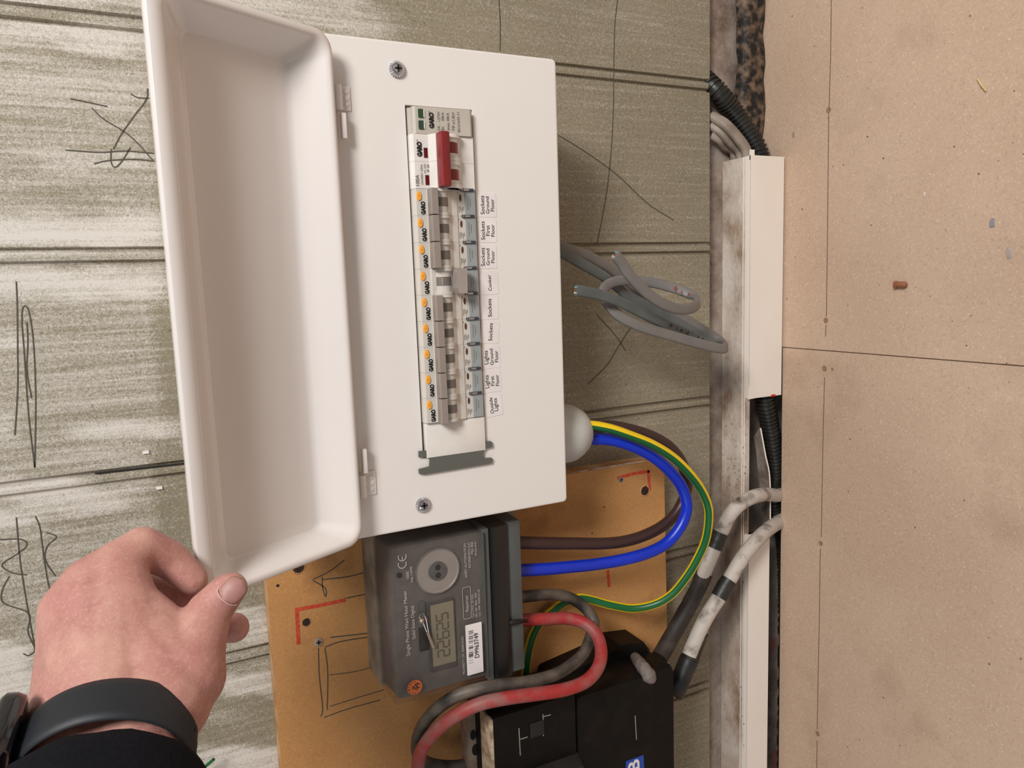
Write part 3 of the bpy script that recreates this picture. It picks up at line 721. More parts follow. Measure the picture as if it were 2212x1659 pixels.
# ---- modules
def ucopy(o, parent=None):
    c = o.copy(); COL.objects.link(c)
    if parent is not None: c.parent = parent
    ORG[c.name] = ORG.get(o.name, Vector())
    for ch in list(o.children): ucopy(ch, c)
    return c
MP = .01767; MX = .0007           # right-hand edge of the first breaker
def at_x(py, y=-.105, px=950): return Y(px, py, y).x
def breaker(k, label, on=True):
    x1 = MX - k * MP; x0 = x1 - MP + .0001; xc = (x0 + x1) / 2
    o = thing('circuit_breaker', label, 'circuit breaker', (xc, -.09, -.0795), 'nine breakers in the consumer unit')
    bm = B()
    prismX(bm, [(-.084, -.0345), (-.1015, -.0345), (-.1052, -.0354), (-.1055, -.0360), (-.1055, -.0432), (-.1068, -.0440), (-.1068, -.0475), (-.1072, -.0580), (-.1052, -.0612), (-.1045, -.0655), (-.1036, -.0660), (-.1034, -.0795), (-.084, -.0795)], x0, x1)
    obj('housing', bm, plastic_grey, o, False)
    bm = B(); box(bm, x0 + .0001, x1 - .0001, -.1039, -.1030, -.0788, -.0716, .0001, 1); obj('rating_label', bm, blue_lab, o, False)
    # barrel and drum
    def cylx(xa, xb, r, cz=-.0524, cy=-.1040):
        b_ = B(); lathe(b_, (xa, cy, cz), (1, 0, 0), [(0, r), (xb - xa, r)], 32); return b_
    obj('barrel', cylx(x0 + .0012, x1 - .0012, .0061), plastic_grey, o)
    obj('barrel_rim', cylx(x0, x0 + .0019, .0073), plastic_grey, o); obj('barrel_rim', cylx(x1 - .0019, x1, .0073), plastic_grey, o)
    obj('switch_drum', cylx(xc - .0029, xc + .0031, .0062), lever_dark, o)
    if on:
        bm = B(); prismX(bm, [(-.1065, -.0434), (-.1135, -.0428), (-.1150, -.0436), (-.1148, -.0480), (-.1080, -.0489)], x0 + .0003, x1 - .0003)
        text('ON', Vector((xc, -.1099, -.0552)), .0028, ink_grey, o, 'switch_text')
    else:
        bm = B(); y0 = -.1075
        poly = [(x0 + .0002, -.0600), (x0 + .0002, -.0660), (x1 - .0002, -.0665), (x1 - .0002, -.0600), (x1 - .003, -.0586), (x0 + .004, -.0586)]
        prismY(bm, poly, -.1155, y0)
        text('O-OFF', Vector((xc, -.1106, -.0500)), .0042, plastic_white, o, 'switch_text')
    if on: obj('switch_lever', bm, lever_grey, o, auto=30)
    else: obj('switch_lever', bm, mat('pale_grey_plastic', (160, 148, 142), .45), o, False)
    # test button
    bm = B(); cx = xc + .0040; cz = -.0378; rings = []
    for t, s in ((0, 1), (.0006, 1), (.0010, .85), (.0011, .3)):
        rings.append([Vector((cx + .0031 * s * math.cos(2 * PI * q / 24), -.1054 - t, cz + .0018 * s * math.sin(2 * PI * q / 24))) for q in range(24)])
    loft(bm, rings); b_ = obj('test_button', bm, orange_pl, o)
    text('T', Vector((cx, -.1067, cz)), .0010, mat('orange_shade', (206, 128, 30), .5), b_, 'letter')
    text('GARO', Vector((xc - .0038, -.1057, -.0404)), .0086, ink, o, 'brand_lettering', h=.0032, offset=.062)
    # indicator window and fine print
    bm = B(); cx = xc + .0036; cz = -.0684
    prismY(bm, [(cx + .0024 * math.cos(2 * PI * q / 20) * (1 if True else 0), cz + .0009 * math.sin(2 * PI * q / 20)) for q in range(20)], -.1037, -.1030)
    obj('indicator_window', bm, mat('brown_window', (84, 52, 44), .3) if on else mat('green_window_dark', (52, 62, 54), .3), o, False)
    bm = B()
    for (dx, dz, w) in ((-.0042, -.0672, .0044), (-.0036, -.0682, .0032), (-.0046, -.0692, .0036), (-.0036, -.0702, .0026), (.0066, -.0668, .0014)):
        box(bm, xc + dx - w / 2, xc + dx + w / 2, -.10375, -.103, dz - .0002, dz + .0002)
    for (dx, dz, w) in ((0, -.0738, .0092), (.0004, -.0755, .0056)): box(bm, xc + dx - w / 2, xc + dx + w / 2, -.10405, -.1038, dz - .0002, dz + .0002)
    obj('fine_print', bm, ink_grey, o, False)
    bm = B(); box(bm, x1 - .0010, x1 + .0010, -.1050, -.1035, -.0782, -.0688, .0002, 1); cl = obj('terminal_clip', bm, mat('slate_blue', (66, 72, 88), .35, .3), o, False)
    bm = B(); box(bm, x1 - .0006, x1 + .0006, -.1052, -.1049, -.0745, -.0706); box(bm, x1 - .0008, x1 + .0008, -.1052, -.1049, -.0698, -.0692); obj('clip_contact', bm, chrome, cl, False)
    return o
labs = ['breaker switched on for the ground floor sockets, nearest the red main switch', 'breaker switched on above the "Sockets First Floor" sticker', 'breaker switched on above the second "Sockets Ground Floor" sticker, next to the cooker breaker',
        'only breaker with its lever switched down, above the "Cooker" sticker', 'breaker switched on above the plain "Sockets" sticker beside the cooker breaker', 'breaker switched on above the tilted plain "Sockets" sticker', 'breaker switched on above the "Lights Ground Floor" sticker',
        'breaker switched on above the "Lights First Floor" sticker', 'end breaker switched on above the "Outside Lights" sticker, beside the blank']
b0 = breaker(0, labs[0])
for k in range(1, 9):
    if k == 3: breaker(3, labs[3], False); continue
    c = ucopy(b0); c.location.x = b0.location.x - k * MP; c['label'] = labs[k]
# main switch (two modules)
mx1, mx0 = .0361, .0009; mc = (mx0 + mx1) / 2
ms = thing('main_switch', 'white double main switch with a dark red lever bar', 'main switch', (mc, -.09, -.0795))
for xa, xb in ((mx0, mc - .00006), (mc + .00006, mx1)):
    bm = B(); prismX(bm, [(-.084, -.0343), (-.1015, -.0343), (-.1056, -.0360), (-.1058, -.0462), (-.1075, -.0475), (-.1105, -.0500), (-.1100, -.0560), (-.1090, -.0640), (-.1060, -.0665), (-.1042, -.0700), (-.1040, -.0795), (-.084, -.0795)], xa, xb)
    obj('housing', bm, plastic_white, ms, False)
    xm = (xa + xb) / 2
    bm = B(); lathe(bm, (xm - .0034, -.1050, -.0598), (1, 0, 0), [(0, .0072), (.0068, .0072)], 32); obj('switch_drum', bm, red_pl, ms)
    for xr in (xa, xb - .0052):
        bm = B(); lathe(bm, (xr, -.1048, -.0598), (1, 0, 0), [(0, .0072), (.0052, .0072)], 32); obj('barrel', bm, plastic_white, ms)
    for xr in (xa, xb - .0024):
        bm = B(); lathe(bm, (xr, -.1048, -.0600), (1, 0, 0), [(0, .0086), (.0024, .0086)], 32); obj('barrel_rim', bm, plastic_white, ms)
bm = B(); prismX(bm, [(-.1095, -.0500), (-.1195, -.0492), (-.1215, -.0500), (-.1215, -.0530), (-.1195, -.0560), (-.1110, -.0572)], mx0 + .0004, mx1 - .0004); obj('lever_bar', bm, red_pl, ms, auto=40)
for a, b in ((919.5, 330), (923, 389)):
    c = Y(a, b, -.1059); bm = B(); box(bm, c.x - .0032, c.x + .0032, -.1061, -.1055, c.z - .0013, c.z + .0013); obj('indicator_window', bm, red_win, ms, False)
T('GARO', 906, 322, 31, -.1061, ink, ms, 'brand_lettering', ph=11.5, offset=.062)
T('®', 901, 303, 3.5, -.1061, ink, ms, 'trademark')
for s, a, b, l in (('100A', 901.5, 389, 23), ('230/400V~50Hz', 911, 377, 43), ('AC 22A', 917.5, 364, 20), ('IP 20', 924.5, 363, 15), ('IEC 60947-3', 933.5, 370, 35)):
    T(s, a, b, l, -.1061, ink_grey, ms, 'rating_print')
# surge protector
sx1, sx0 = .0537, .0363
sp_ = thing('surge_protector', 'beige surge protector module with two green windows beside the main switch', 'surge protector', ((sx0 + sx1) / 2, -.09, -.0795))
bm = B(); prismX(bm, [(-.084, -.0345), (-.1000, -.0345), (-.1005, -.0362), (-.1045, -.0366), (-.1058, -.0380), (-.1058, -.0772), (-.1045, -.0788), (-.084, -.0790)], sx0, sx1); obj('housing', bm, mat('beige_plastic', (190, 182, 171), .5), sp_, False)
for a, b in ((909, 245), (910, 270)):
    c = Y(a, b, -.1059); bm = B(); prismY(bm, rrect(c.x - .0029, c.x + .0029, c.z - .0019, c.z + .0019, .0007, 3), -.1062, -.105); f = obj('status_window', bm, green_win, sp_, False)
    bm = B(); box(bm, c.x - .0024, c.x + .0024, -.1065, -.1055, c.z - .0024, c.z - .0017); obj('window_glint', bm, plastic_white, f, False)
T('GARO', 932, 260, 33, -.1061, ink, sp_, 'brand_lettering', ph=11, offset=.062); T('®', 927, 241.5, 3.5, -.1061, ink, sp_, 'trademark')
for s, a, b, l in (('Uc', 947.5, 276, 9), ('~275V', 947.5, 252, 22), ('In', 956, 277, 6), ('20kA', 956, 252, 18), ('Imax 40kA', 967.5, 262, 36), ('Up', 979, 276, 10), ('≤1.5kV', 979, 255, 25), ('IEC61643-11', 990.5, 264, 41)):
    T(s, a, b, l, -.1061, ink_grey, sp_, 'rating_print')

# ================================================================== ELECTRICITY METER
MY = -.083
mt = thing('electricity_meter', 'grey electricity meter with a clear cover on the orange-brown backboard', 'electricity meter', (-.309, BY, -.118))
bm = B(); loft(bm, [R3(rrect(-.372, -.247, -.127, -.0055, .003), BY - .0002), R3(rrect(-.372, -.247, -.127, -.0055, .003), -.050), R3(rrect(-.371, -.248, -.126, -.0065, .003), -.052)]); obj('base', bm, meter_base, mt)
bm = B(); loft(bm, [R3(rrect(-.3695, -.2495, -.0868, -.0080, .003), -.052), R3(rrect(-.3680, -.2510, -.0850, -.0105, .003), -.081), R3(rrect(-.3675, -.2515, -.0845, -.0110, .003), -.0822)]); face = obj('face_plate', bm, meter_grey, mt)
bm = B(); loft(bm, [R3(rrect(-.3715, -.2475, -.0872, -.0062, .003), -.052), R3(rrect(-.3708, -.2482, -.0870, -.0072, .003), -.084), R3(rrect(-.3685, -.2505, -.0850, -.0100, .003), -.0862)], cap0=False); obj('clear_cover', bm, clear_pl, mt)
bm = B(); prismX(bm, [(-.052, -.0866), (-.0845, -.0874), (-.0880, -.0900), (-.0885, -.0985), (-.0850, -.1035), (-.052, -.1035)], -.3712, -.2478); obj('terminal_cover', bm, meter_blk, mt, auto=50)
bm = B(); box(bm, -.3716, -.2474, -.083, -.052, -.1160, -.1030, .0012); obj('terminal_block', bm, meter_slate, mt)
for z0, z1 in ((-.0908, -.0866),):
    bm = B(); box(bm, -.3708, -.2482, -.0862, -.0600, -.0872, -.0820, .0006); obj('cover_rail', bm, meter_slate, mt)
PY = MY - .0002; MI = silver_print
for s, a, b, l in (('Single Phase Watt Hour Meter', 879.6, 1346.6, 148), ('Solid State Digital', 893.4, 1344.7, 75), ('1000', 880.4, 1242.5, 17), ('imp / kWh', 889.4, 1240.6, 36), ('AMPY AUTOMATION', 1005.5, 1211.4, 77), ('PETERBOROUGH', 1013.8, 1199.5, 56),
                   ('PE6 8SE', 1019.8, 1183.5, 27), ('ENGLAND', 1027.3, 1184.6, 31), ('Reporter', 1009.5, 1303, 37), ('Type 5192A  20-100A', 1020.7, 1308.9, 54), ('1PH  2W  50Hz  230V', 1027.3, 1306.9, 56), ('Cl.2  1999  MADE IN UK', 1034, 1302, 62), ('PROPERTY OF: SEEBOARD', 1000.8, 1415.6, 87)):
    T(s, a + (1.2 if a > 1020 and b > 1290 else 0), b, l, PY, MI, mt, 'printed_text', ph=4.7 if a > 1020 and b > 1290 else None)
def arc_ribbon(c, r, a0, a1, w, y, m, parent, name, n=20, sz=1.0):
    bm = B(); rings = []
    for k in range(n + 1):
        a = math.radians(a0 + (a1 - a0) * k / n); d = Vector((math.cos(a), 0, math.sin(a) * sz))
        p = Vector((c.x, y, c.z)); rings.append([p + d * (r - w / 2), p + d * (r + w / 2), p + d * (r + w / 2) + Vector((0, .0002, 0)), p + d * (r - w / 2) + Vector((0, .0002, 0))])
    loft(bm, rings); return obj(name, bm, m, parent, False)
c = Y(869, 1219, PY); arc_ribbon(c, .0030, 60, 300, .0006, PY, MI, mt, 'certification_mark')
c = Y(869, 1203, PY); arc_ribbon(c, .0030, 60, 300, .0006, PY, MI, mt, 'certification_mark')
bm = B(); box(bm, c.x - .0028, c.x, PY, PY + .0002, c.z - .0003, c.z + .0003); obj('certification_mark', bm, MI, mt, False)
# rounded outline round the model word
A, Bq = Y(1001.5, 1339, PY), Y(1016.5, 1266, PY); rr1 = rrect(A.x, Bq.x, Bq.z, A.z, .0015); rr2 = rrect(A.x + .0003, Bq.x - .0003, Bq.z + .0003, A.z - .0003, .0013)
bm = B(); loft(bm, [R3(rr1, PY), R3(rr2, PY), R3(rr2, PY + .0002), R3(rr1, PY + .0002)], False, False); obj('outline', bm, MI, mt, False)
# disc window
c = Y(944.5, 1232.6, PY); k_ = .555 / CF
bm = B(); lathe(bm, c, (0, -1, 0), [(-.0005, .0170), (.0004, .0172), (.0010, .0168), (.0004, .0160), (.0002, .0001)], 48); dw = obj('disc_window', bm, disc_m, mt)
arc_ribbon(c, .0172, 0, 360, .0006, PY - .0012, chrome, dw, 'bright_rim', 48)
bm = B(); lathe(bm, c + Vector((0, -.0003, 0)), (0, -1, 0), [(0, .0072), (.0012, .0070), (.0013, .0001)], 32); hb = obj('optical_port', bm, meter_slate, dw)
for dx in (-.0030, .0030):
    bm = B(); lathe(bm, c + Vector((dx, -.0016, .0)), (0, -1, 0), [(0, .0022), (.0003, .0021), (.0001, .0001)], 20); obj('port_lens', bm, meter_blk, dw)
c = Y(862.3, 1243, PY); bm = B(); lathe(bm, c, (0, -1, 0), [(0, .0020), (.0002, .0019), (.0001, .0001)], 20); obj('pulse_light', bm, meter_blk, mt)
# LCD
def pxbox(px0, py0, px1, py1, y, t, m, name, parent, bev=.0003):
    a, b = Y(px0, py1, y), Y(px1, py0, y); bm = B(); box(bm, a.x, b.x, y, y + t, min(a.z, b.z), max(a.z, b.z), bev, 1); return obj(name, bm, m, parent)
bz = pxbox(931, 1291, 981, 1453, PY - .0004, .0005, mat('bezel_grey', (70, 66, 64), .5), 'display_bezel', mt)
pxbox(936, 1297, 979, 1441, PY - .0006, .0003, lcd_m, 'display', bz)
SEG = {'2': 'abged', '6': 'afgedc', '5': 'afgcd', '9': 'abfgcd'}
cc = Y(957, 1372, PY - .0008)
bm = B()
for i, ch in enumerate('22625'):
    ox = cc.x + (i - 2) * .0072; h = .0046; w = .0026
    for s in SEG[ch]:
        q = {'a': (ox - w, ox + w, cc.z + h - .0005, cc.z + h + .0005), 'g': (ox - w, ox + w, cc.z - .0005, cc.z + .0005), 'd': (ox - w, ox + w, cc.z - h - .0005, cc.z - h + .0005),
             'b': (ox + w - .0004, ox + w + .0005, cc.z + .0008, cc.z + h - .0008), 'c': (ox + w - .0004, ox + w + .0005, cc.z - h + .0008, cc.z - .0008), 'f': (ox - w - .0005, ox - w + .0004, cc.z + .0008, cc.z + h - .0008), 'e': (ox - w - .0005, ox - w + .0004, cc.z - h + .0008, cc.z - .0008)}[s]
        box(bm, q[0], q[1], cc.y - .0001, cc.y + .0003, q[2], q[3])
obj('digits', bm, lcd_d, bz, False)
# sealing slots and wire seal
pxbox(906, 1298, 918, 1330, PY - .0003, .0004, meter_slate, 'seal_slot', mt); pxbox(907, 1352, 925, 1408, PY - .0003, .0004, meter_blk, 'seal_slot', mt)
sl = thing('wire_seal', 'silver twisted wire seal with a small ball on the meter cover', 'wire seal', Y(912, 1342, -.088)[:])
SYY = -.0875
bm = B(); bmesh.ops.create_icosphere(bm, subdivisions=3, radius=.0021, matrix=Matrix.Translation(Y(911, 1341, SYY))); obj('ball', bm, mat('lead', (186, 168, 152), .35, .7), sl)
for k, pts in enumerate(([(912, 1330), (918, 1332), (922, 1345), (926, 1368), (934, 1392)], [(913, 1342), (919, 1358), (926, 1375), (938, 1398)], [(911, 1341), (906, 1332), (914, 1326), (922, 1340)])):
    bm = B(); tube(bm, [Y(a, b, SYY + .0004 * k) for a, b in pts], .00042, 8); obj('wire', bm, chrome, sl)
bm = B(); pxprism(bm, [(921, 1368), (927, 1366), (938, 1398), (934, 1401)], SYY - .0006, SYY - .0002); obj('flattened_tag', bm, mat('lead', (186, 168, 152)), sl, False)
# white bar-code label
lb = pxbox(1010, 1343, 1040, 1460, PY - .0036, .0003, sticker, 'barcode_label', mt)
bm = B(); random.seed(3); py = 1363.0
while py < 1431:
    w = random.choice((1.2, 1.2, 2.2, 3.0)); a, b = Y(1012.5, py + w, PY - .0038), Y(1022.5, py, PY - .0038)
    box(bm, a.x, b.x, PY - .0038, PY - .0036, min(a.z, b.z), max(a.z, b.z)); py += w + random.choice((1.3, 1.3, 2.4))
obj('barcode', bm, ink, lb, False)
T('D9963749', 1029.5, 1394.4, 56, PY - .0039, ink, lb, 'serial_number', ph=10)
c = Y(896, 1484.6, PY - .0034)
bm = B(); lathe(bm, c, (0, -1, 0), [(0, .0058), (.0002, .0058), (.00022, .0001)], 36); os_ = obj('orange_sticker', bm, mat('orange_sticker', (188, 98, 50), .45), mt)
text('99', c + Vector((.0004, -.0004, -.0020)), .0052, ink, os_, h=.0040); text('08', c + Vector((0, -.0004, .0012)), .0026, ink, os_)
for k, ch in enumerate('CERTIFIER'):
    an = math.radians(205 - k * 26); text(ch, c + Vector((.0046 * math.cos(an), -.0004, .0046 * math.sin(an))), .0007, ink, os_, rot=an - PI / 2, h=.0011)
bm = B(); tube(bm, [Y(1102, 1346, -.0845), Y(1110, 1344, -.086), Y(1122, 1342, -.084), Y(1134, 1341, -.079), Y(1139, 1341, -.074)], .0024, 10, rf=lambda t, l: 1 - .5 * t); obj('rubber_grommet', bm, meter_blk, mt)

# ================================================================== BIG CABLES
def cable(name, label, pts, r, m, depth=None, **kw):
    bm = B(); tube(bm, pts, r, 20, 10, **kw); return tag(obj(name, bm, m, auto=80), label, 'cable')
def path(l): return [Y(a, b, y) for a, b, y in l]
cable('blue_tail', 'thick blue cable looping from the gland to the meter', [Vector((-.193, -.058, -.165))] + path([(1270, 948, -.060), (1316, 949.5, -.064), (1361, 961.5, -.068), (1409, 985.7, -.070), (1445, 1016, -.071), (1471, 1049, -.071), (1483, 1085, -.071), (1480, 1115, -.071), (1463, 1148, -.070), (1436, 1176, -.068), (1397, 1195, -.066), (1346, 1209, -.063), (1285, 1219, -.060), (1225, 1225, -.060), (1180, 1229, -.061), (1122, 1232, -.064), (1100, 1233, -.066)]), .0052, blue_w)
cable('brown_tail', 'thick dark brown cable looping from the gland to the meter', [Vector((-.184, -.048, -.165))] + path([(1266, 928, -.045), (1316, 921, -.045), (1361, 928, -.046), (1406, 942, -.048), (1442, 962, -.050), (1467, 990, -.052), (1480, 1019, -.053), (1484, 1046, -.053), (1478, 1076, -.053), (1460, 1109, -.053), (1433, 1135, -.053), (1397, 1154.5, -.053), (1355, 1168, -.053), (1306, 1174, -.054), (1240, 1174, -.056), (1180, 1173.5, -.059), (1118, 1172, -.064), (1100, 1172, -.066)]), .0052, brown_w)
ep = [Vector((-.1815, -.064, -.165))] + path([(1269, 918, -.068), (1316, 925.4, -.074), (1361, 940.4, -.079), (1409, 960, -.082), (1451, 985.7, -.084), (1484.5, 1017, -.085), (1511.6, 1052, -.085), (1528, 1088, -.085), (1531, 1121, -.085), (1524, 1166.5, -.083), (1505.6, 1208.7, -.080), (1481.5, 1248, -.076), (1451, 1284, -.070), (1415, 1305, -.062), (1367, 1314, -.052), (1315.7, 1306, -.043), (1279.5, 1296, -.036), (1249, 1291.5, -.031), (1219, 1300.7, -.029), (1192, 1320, -.028), (1165, 1345, -.027), (1149, 1375, -.027), (1140, 1410, -.027), (1135, 1455, -.027), (1133, 1500, -.027)])
bm = B()
cen = Y(1370, 1130, -.07)
P = spline(ep, 10); rings = []
for i, p in enumerate(P):
    t = (P[min(i + 1, len(P) - 1)] - P[max(i - 1, 0)]).normalized(); d = p - cen; a = (d - t * d.dot(t)).normalized(); b = t.cross(a)
    if i > len(P) * .72:
        a = (prev - t * prev.dot(t)).normalized(); b = t.cross(a)
    prev = a
    rings.append([p + (a * math.cos(2 * PI * k / 24) + b * math.sin(2 * PI * k / 24)) * .0040 for k in range(24)])
vr = loft(bm, rings)
for A_, B_ in zip(vr, vr[1:]):
    for k in range(24):
        ang = ((k + .5) * 15) % 360
        for f in set(A_[k].link_faces) & set(B_[(k + 1) % 24].link_faces): f.material_index = 1 if (ang < 75 or ang > 320 or 165 < ang < 215) else 0
tag(obj('earth_cable', bm, [green_w, yellow_w], auto=80), 'green and yellow striped earth cable forming the outermost loop', 'cable')
cable('black_tail', 'dusty black cable from the meter looping behind the red one', path([(1108, 1289, -.062), (1129, 1289, -.060), (1180, 1284, -.058), (1216, 1287, -.057), (1246, 1299, -.058), (1270, 1320, -.062), (1283, 1346, -.068), (1275, 1378, -.078), (1260, 1412, -.088), (1229, 1440, -.094), (1192, 1460, -.098), (1137, 1473.7, -.099), (1081, 1480, -.097), (1032, 1489, -.094), (983, 1504.5, -.088), (943, 1532, -.078), (916, 1563, -.066), (902, 1597, -.056), (903, 1630, -.048), (922, 1647, -.043), (950, 1654, -.040), (985, 1655, -.040), (1030, 1648, -.042)]), .0049, blk_w)
cable('red_tail', 'dusty red cable from the meter sweeping over the service cut-out', path([(1108, 1342, -.064), (1139, 1339, -.064), (1180, 1337, -.066), (1225, 1336, -.070), (1262, 1346, -.078), (1288, 1370, -.088), (1298, 1400, -.098), (1296, 1431, -.106), (1281, 1458, -.111), (1256, 1477, -.113), (1213, 1491, -.113), (1152, 1500, -.110), (1094, 1508, -.107), (1038, 1520, -.102), (992, 1541, -.095), (955, 1566, -.086), (928, 1594, -.077), (909, 1624, -.069), (903, 1660, -.063), (905, 1715, -.058)]) + [Vector((-.512, -.054, -.030)), Vector((-.524, -.053, -.040)), Vector((-.528, -.053, -.060)), Vector((-.528, -.053, -.086))], .0052, red_w)

# grey twin cables hanging from the unit
def flatc(name, label, l, m, w=.0046, h=.0023, tw=0.0):
    bm = B(); tube(bm, path(l), 1, 20, 12, flat=(w, h), ref=(0, 1, 0), twist=tw)
    o = thing(name, label, 'cable', Y(l[0][0], l[0][1], l[0][2])[:]); obj('sheath', bm, m, o, auto=60)
    for q, s in ((l[-1], l[-2]),):
        e = Y(*q[:2], q[2]); d = (e - Y(*s[:2], s[2])).normalized()
        for k, mm in ((-1, mat('white_core', (196, 190, 184), .4)), (0, mat('copper', (206, 140, 96), .3, .8)), (1, mat('blue_core', (120, 160, 170), .4))):
            bm = B(); off = Vector((d.z, 0, -d.x)) * .0022 * k; lathe(bm, e + off - d * .002, d, [(0, .0009), (.0034, .0009)], 10); obj('cut_core', bm, mm, o)
    return o
tw = lambda t: PI / 2
c1 = flatc('twin_cable', 'grey flat cable coiled in a loop with red pen letters, hanging below the consumer unit',
      [(1196, 530, -.060), (1226, 538, -.058), (1267, 552, -.052), (1310, 575, -.046), (1345, 600, -.042), (1383, 630, -.040), (1440, 665, -.044), (1498, 700, -.049), (1542, 727, -.056), (1562, 740, -.066), (1567, 749, -.079), (1556, 753, -.083), (1498, 739, -.084), (1440, 722, -.083), (1383, 705, -.081), (1339, 683, -.078), (1312, 655, -.072), (1302, 630, -.066), (1318, 612, -.062), (1354, 605, -.060), (1406, 610, -.062), (1455, 622, -.068), (1493, 637, -.078), (1506, 651, -.088), (1498, 664, -.096), (1469, 668, -.102), (1432, 656, -.105), (1394, 630, -.107), (1359, 593, -.109), (1342, 567, -.110), (1329, 551, -.111)], grey_w, .0044, .0023, tw)
c2 = flatc('twin_cable', 'darker grey flat cable doubled back on itself with black pen writing, below the consumer unit',
      [(1196, 526, -.070), (1215, 545, -.068), (1252, 567, -.064), (1296, 592, -.058), (1330, 617, -.054), (1359, 640, -.052), (1411, 668, -.052), (1469, 700, -.056), (1520, 728, -.062), (1540, 741, -.066), (1542, 747, -.070), (1530, 744, -.074), (1484, 722, -.076), (1440, 702, -.078), (1383, 674, -.080), (1339, 652, -.083), (1296, 637, -.086), (1262, 630, -.089), (1245, 627, -.090)], grey_w2, .0044, .0021, tw)
T('EXT', 1478, 631, 42, -.0785, mat('red_pen', (170, 36, 30), .6), c1, 'pen_lettering', rot=0)
for ch in [q for q in c1.children if q.name.startswith('pen_lettering')]:
    bpy.data.objects.remove(ch)
def along(s, pts, m, parent, size_px):
    for ch, (a, b, y) in zip(s, pts):
        if ch == ' ': continue
        c = Y(a, b, y); dirv = Y(pts[-1][0], pts[-1][1], pts[-1][2]) - Y(*pts[0][:2], pts[0][2]); an = math.atan2(dirv.z, dirv.x)
        text(ch, c, size_px * .55 / CF * {'i': .22, 't': .55, 'r': .6}.get(ch, .8), m, parent, 'pen_lettering', rot=an, offset=.02, h=size_px * .62 / CF * (1 if ch in 'PdEXTit' else .75))
along('EXT', [(1459, 623, -.0735), (1472, 631, -.0765), (1487, 637, -.0800)], mat('red_pen', (170, 36, 30), .6), c1, 9)
along('Pied ter', [(1450, 704, -.0815), (1462, 709, -.0810), (1472, 714, -.0808), (1485, 719, -.0805), (1495, 724, -.080), (1508, 728, -.0795), (1518, 733, -.079), (1528, 738, -.0785)], ink, c2, 9)

# old white sheathed service cables
def old_cable(label, segs, r):
    o = thing('service_cable', label, 'service cable', segs[0][1][0][:])
    for nm, pts, rr, m in segs:
        bm = B(); tube(bm, pts, rr, 18, 8, rf=lambda t, l: 1 + .035 * noise.noise(Vector((l * 180, rr * 1000, 2))))
        obj(nm, bm, m, o, auto=80)
    return o
old_cable('paint-spattered white service cable bending over the trunking, nearer the consumer unit',
    [('white_sheath', [Vector((-.297, -.0195, -.475)), Vector((-.295, -.0205, -.458))] + path([(1680, 1070, -.024), (1657, 1068, -.034), (1630, 1072, -.042), (1600, 1088, -.042), (1577, 1112, -.041), (1560, 1145, -.040), (1545, 1180, -.039), (1530, 1215, -.038), (1512, 1262, -.037)]), .0070, white_sh),
     ('tape_band', path([(1557, 1150, -.0400), (1551, 1164, -.0395), (1543, 1184, -.0390)]), .0080, tape_m),
     ('tarred_sheath', path([(1522, 1238, -.0365), (1508, 1270, -.037), (1490, 1305, -.037), (1468, 1345, -.037), (1445, 1385, -.040), (1425, 1420, -.045)]), .0080, tar_sh)], .007)
old_cable('paint-spattered white service cable with black tape, lower one beside the cut-out',
    [('white_sheath', [Vector((-.322, -.0195, -.477)), Vector((-.323, -.0205, -.460))] + path([(1682, 1128, -.024), (1658, 1144, -.037), (1630, 1172, -.046), (1602, 1208, -.048), (1577, 1250, -.048), (1557, 1285, -.047), (1535, 1318, -.046), (1516, 1352, -.045), (1498, 1392, -.044), (1489, 1415, -.044)]), .0072, white_sh),
     ('tape_band', path([(1575, 1252, -.048), (1565, 1268, -.0475), (1553, 1290, -.047)]), .0082, tape_m),
     ('tarred_sheath', path([(1512, 1365, -.043), (1500, 1395, -.041), (1490, 1425, -.042), (1478, 1452, -.043), (1466, 1478, -.044), (1455, 1500, -.046)]), .0086, tar_sh),
     ('tape_sleeve', path([(1490, 1422, -.044), (1478, 1450, -.044), (1466, 1480, -.045), (1455, 1500, -.046)]), .0094, tape_m)], .007)

# ================================================================== SERVICE CUT-OUT
so = thing('service_cutout', 'black bakelite service cut-out block with a blue letter sticker below the meter', 'service cut-out', (-.46, BY, -.262))
FY = -.085
bm = B(); loft(bm, [R3(rrect(-.560, -.4085, -.2640, -.1600, .004), BY - .0002), R3(rrect(-.560, -.4085, -.2640, -.1600, .004), -.060), R3(rrect(-.556, -.4075, -.2640, -.1610, .004), FY + .004), R3(rrect(-.555, -.4090, -.2625, -.1625, .004), FY)])
obj('cable_box', bm, bakelite, so)
# shoulders
bm = B(); prismY(bm, [(-.4085, -.1640), (-.4085, -.2630), (-.3985, -.2560), (-.3950, -.2300), (-.4010, -.2150)], BY - .0002, -.050); obj('shoulder', bm, bakelite, so, False)
bm = B(); loft(bm, [R3(rrect(-.560, -.4030, -.1600, -.0835, .003), -.040), R3(rrect(-.560, -.4030, -.1600, -.0835, .003), FY + .006), R3(rrect(-.557, -.4045, -.1602, -.0850, .003), FY)]); obj('fuse_carrier', bm, bakelite, so)
bm = B(); box(bm, -.560, -.418, -.040, BY - .0002, -.1602, -.0890, .002); obj('carrier_base', bm, bakelite, so)
bm = B(); loft(bm, [R3(rrect(-.55, -.458, -.1640, -.0900, .004), FY + .001), R3(rrect(-.549, -.462, -.1620, -.0930, .006), FY - .012)]); obj('fuse_handle', bm, bakelite2, so)
bm = B(); box(bm, -.56, -.4045, FY - .001, FY + .020, -.0848, -.0822, .0006)
obj('dusty_lip', bm, dust_lip, so)
bm = B(); box(bm, -.56, -.4150, -.0515, -.034, -.0868, -.0765, .002); obj('terminal_strip', bm, mat('dusty_grey_strip', (134, 116, 100), .8, c2=(110, 92, 76), ns=120), so)
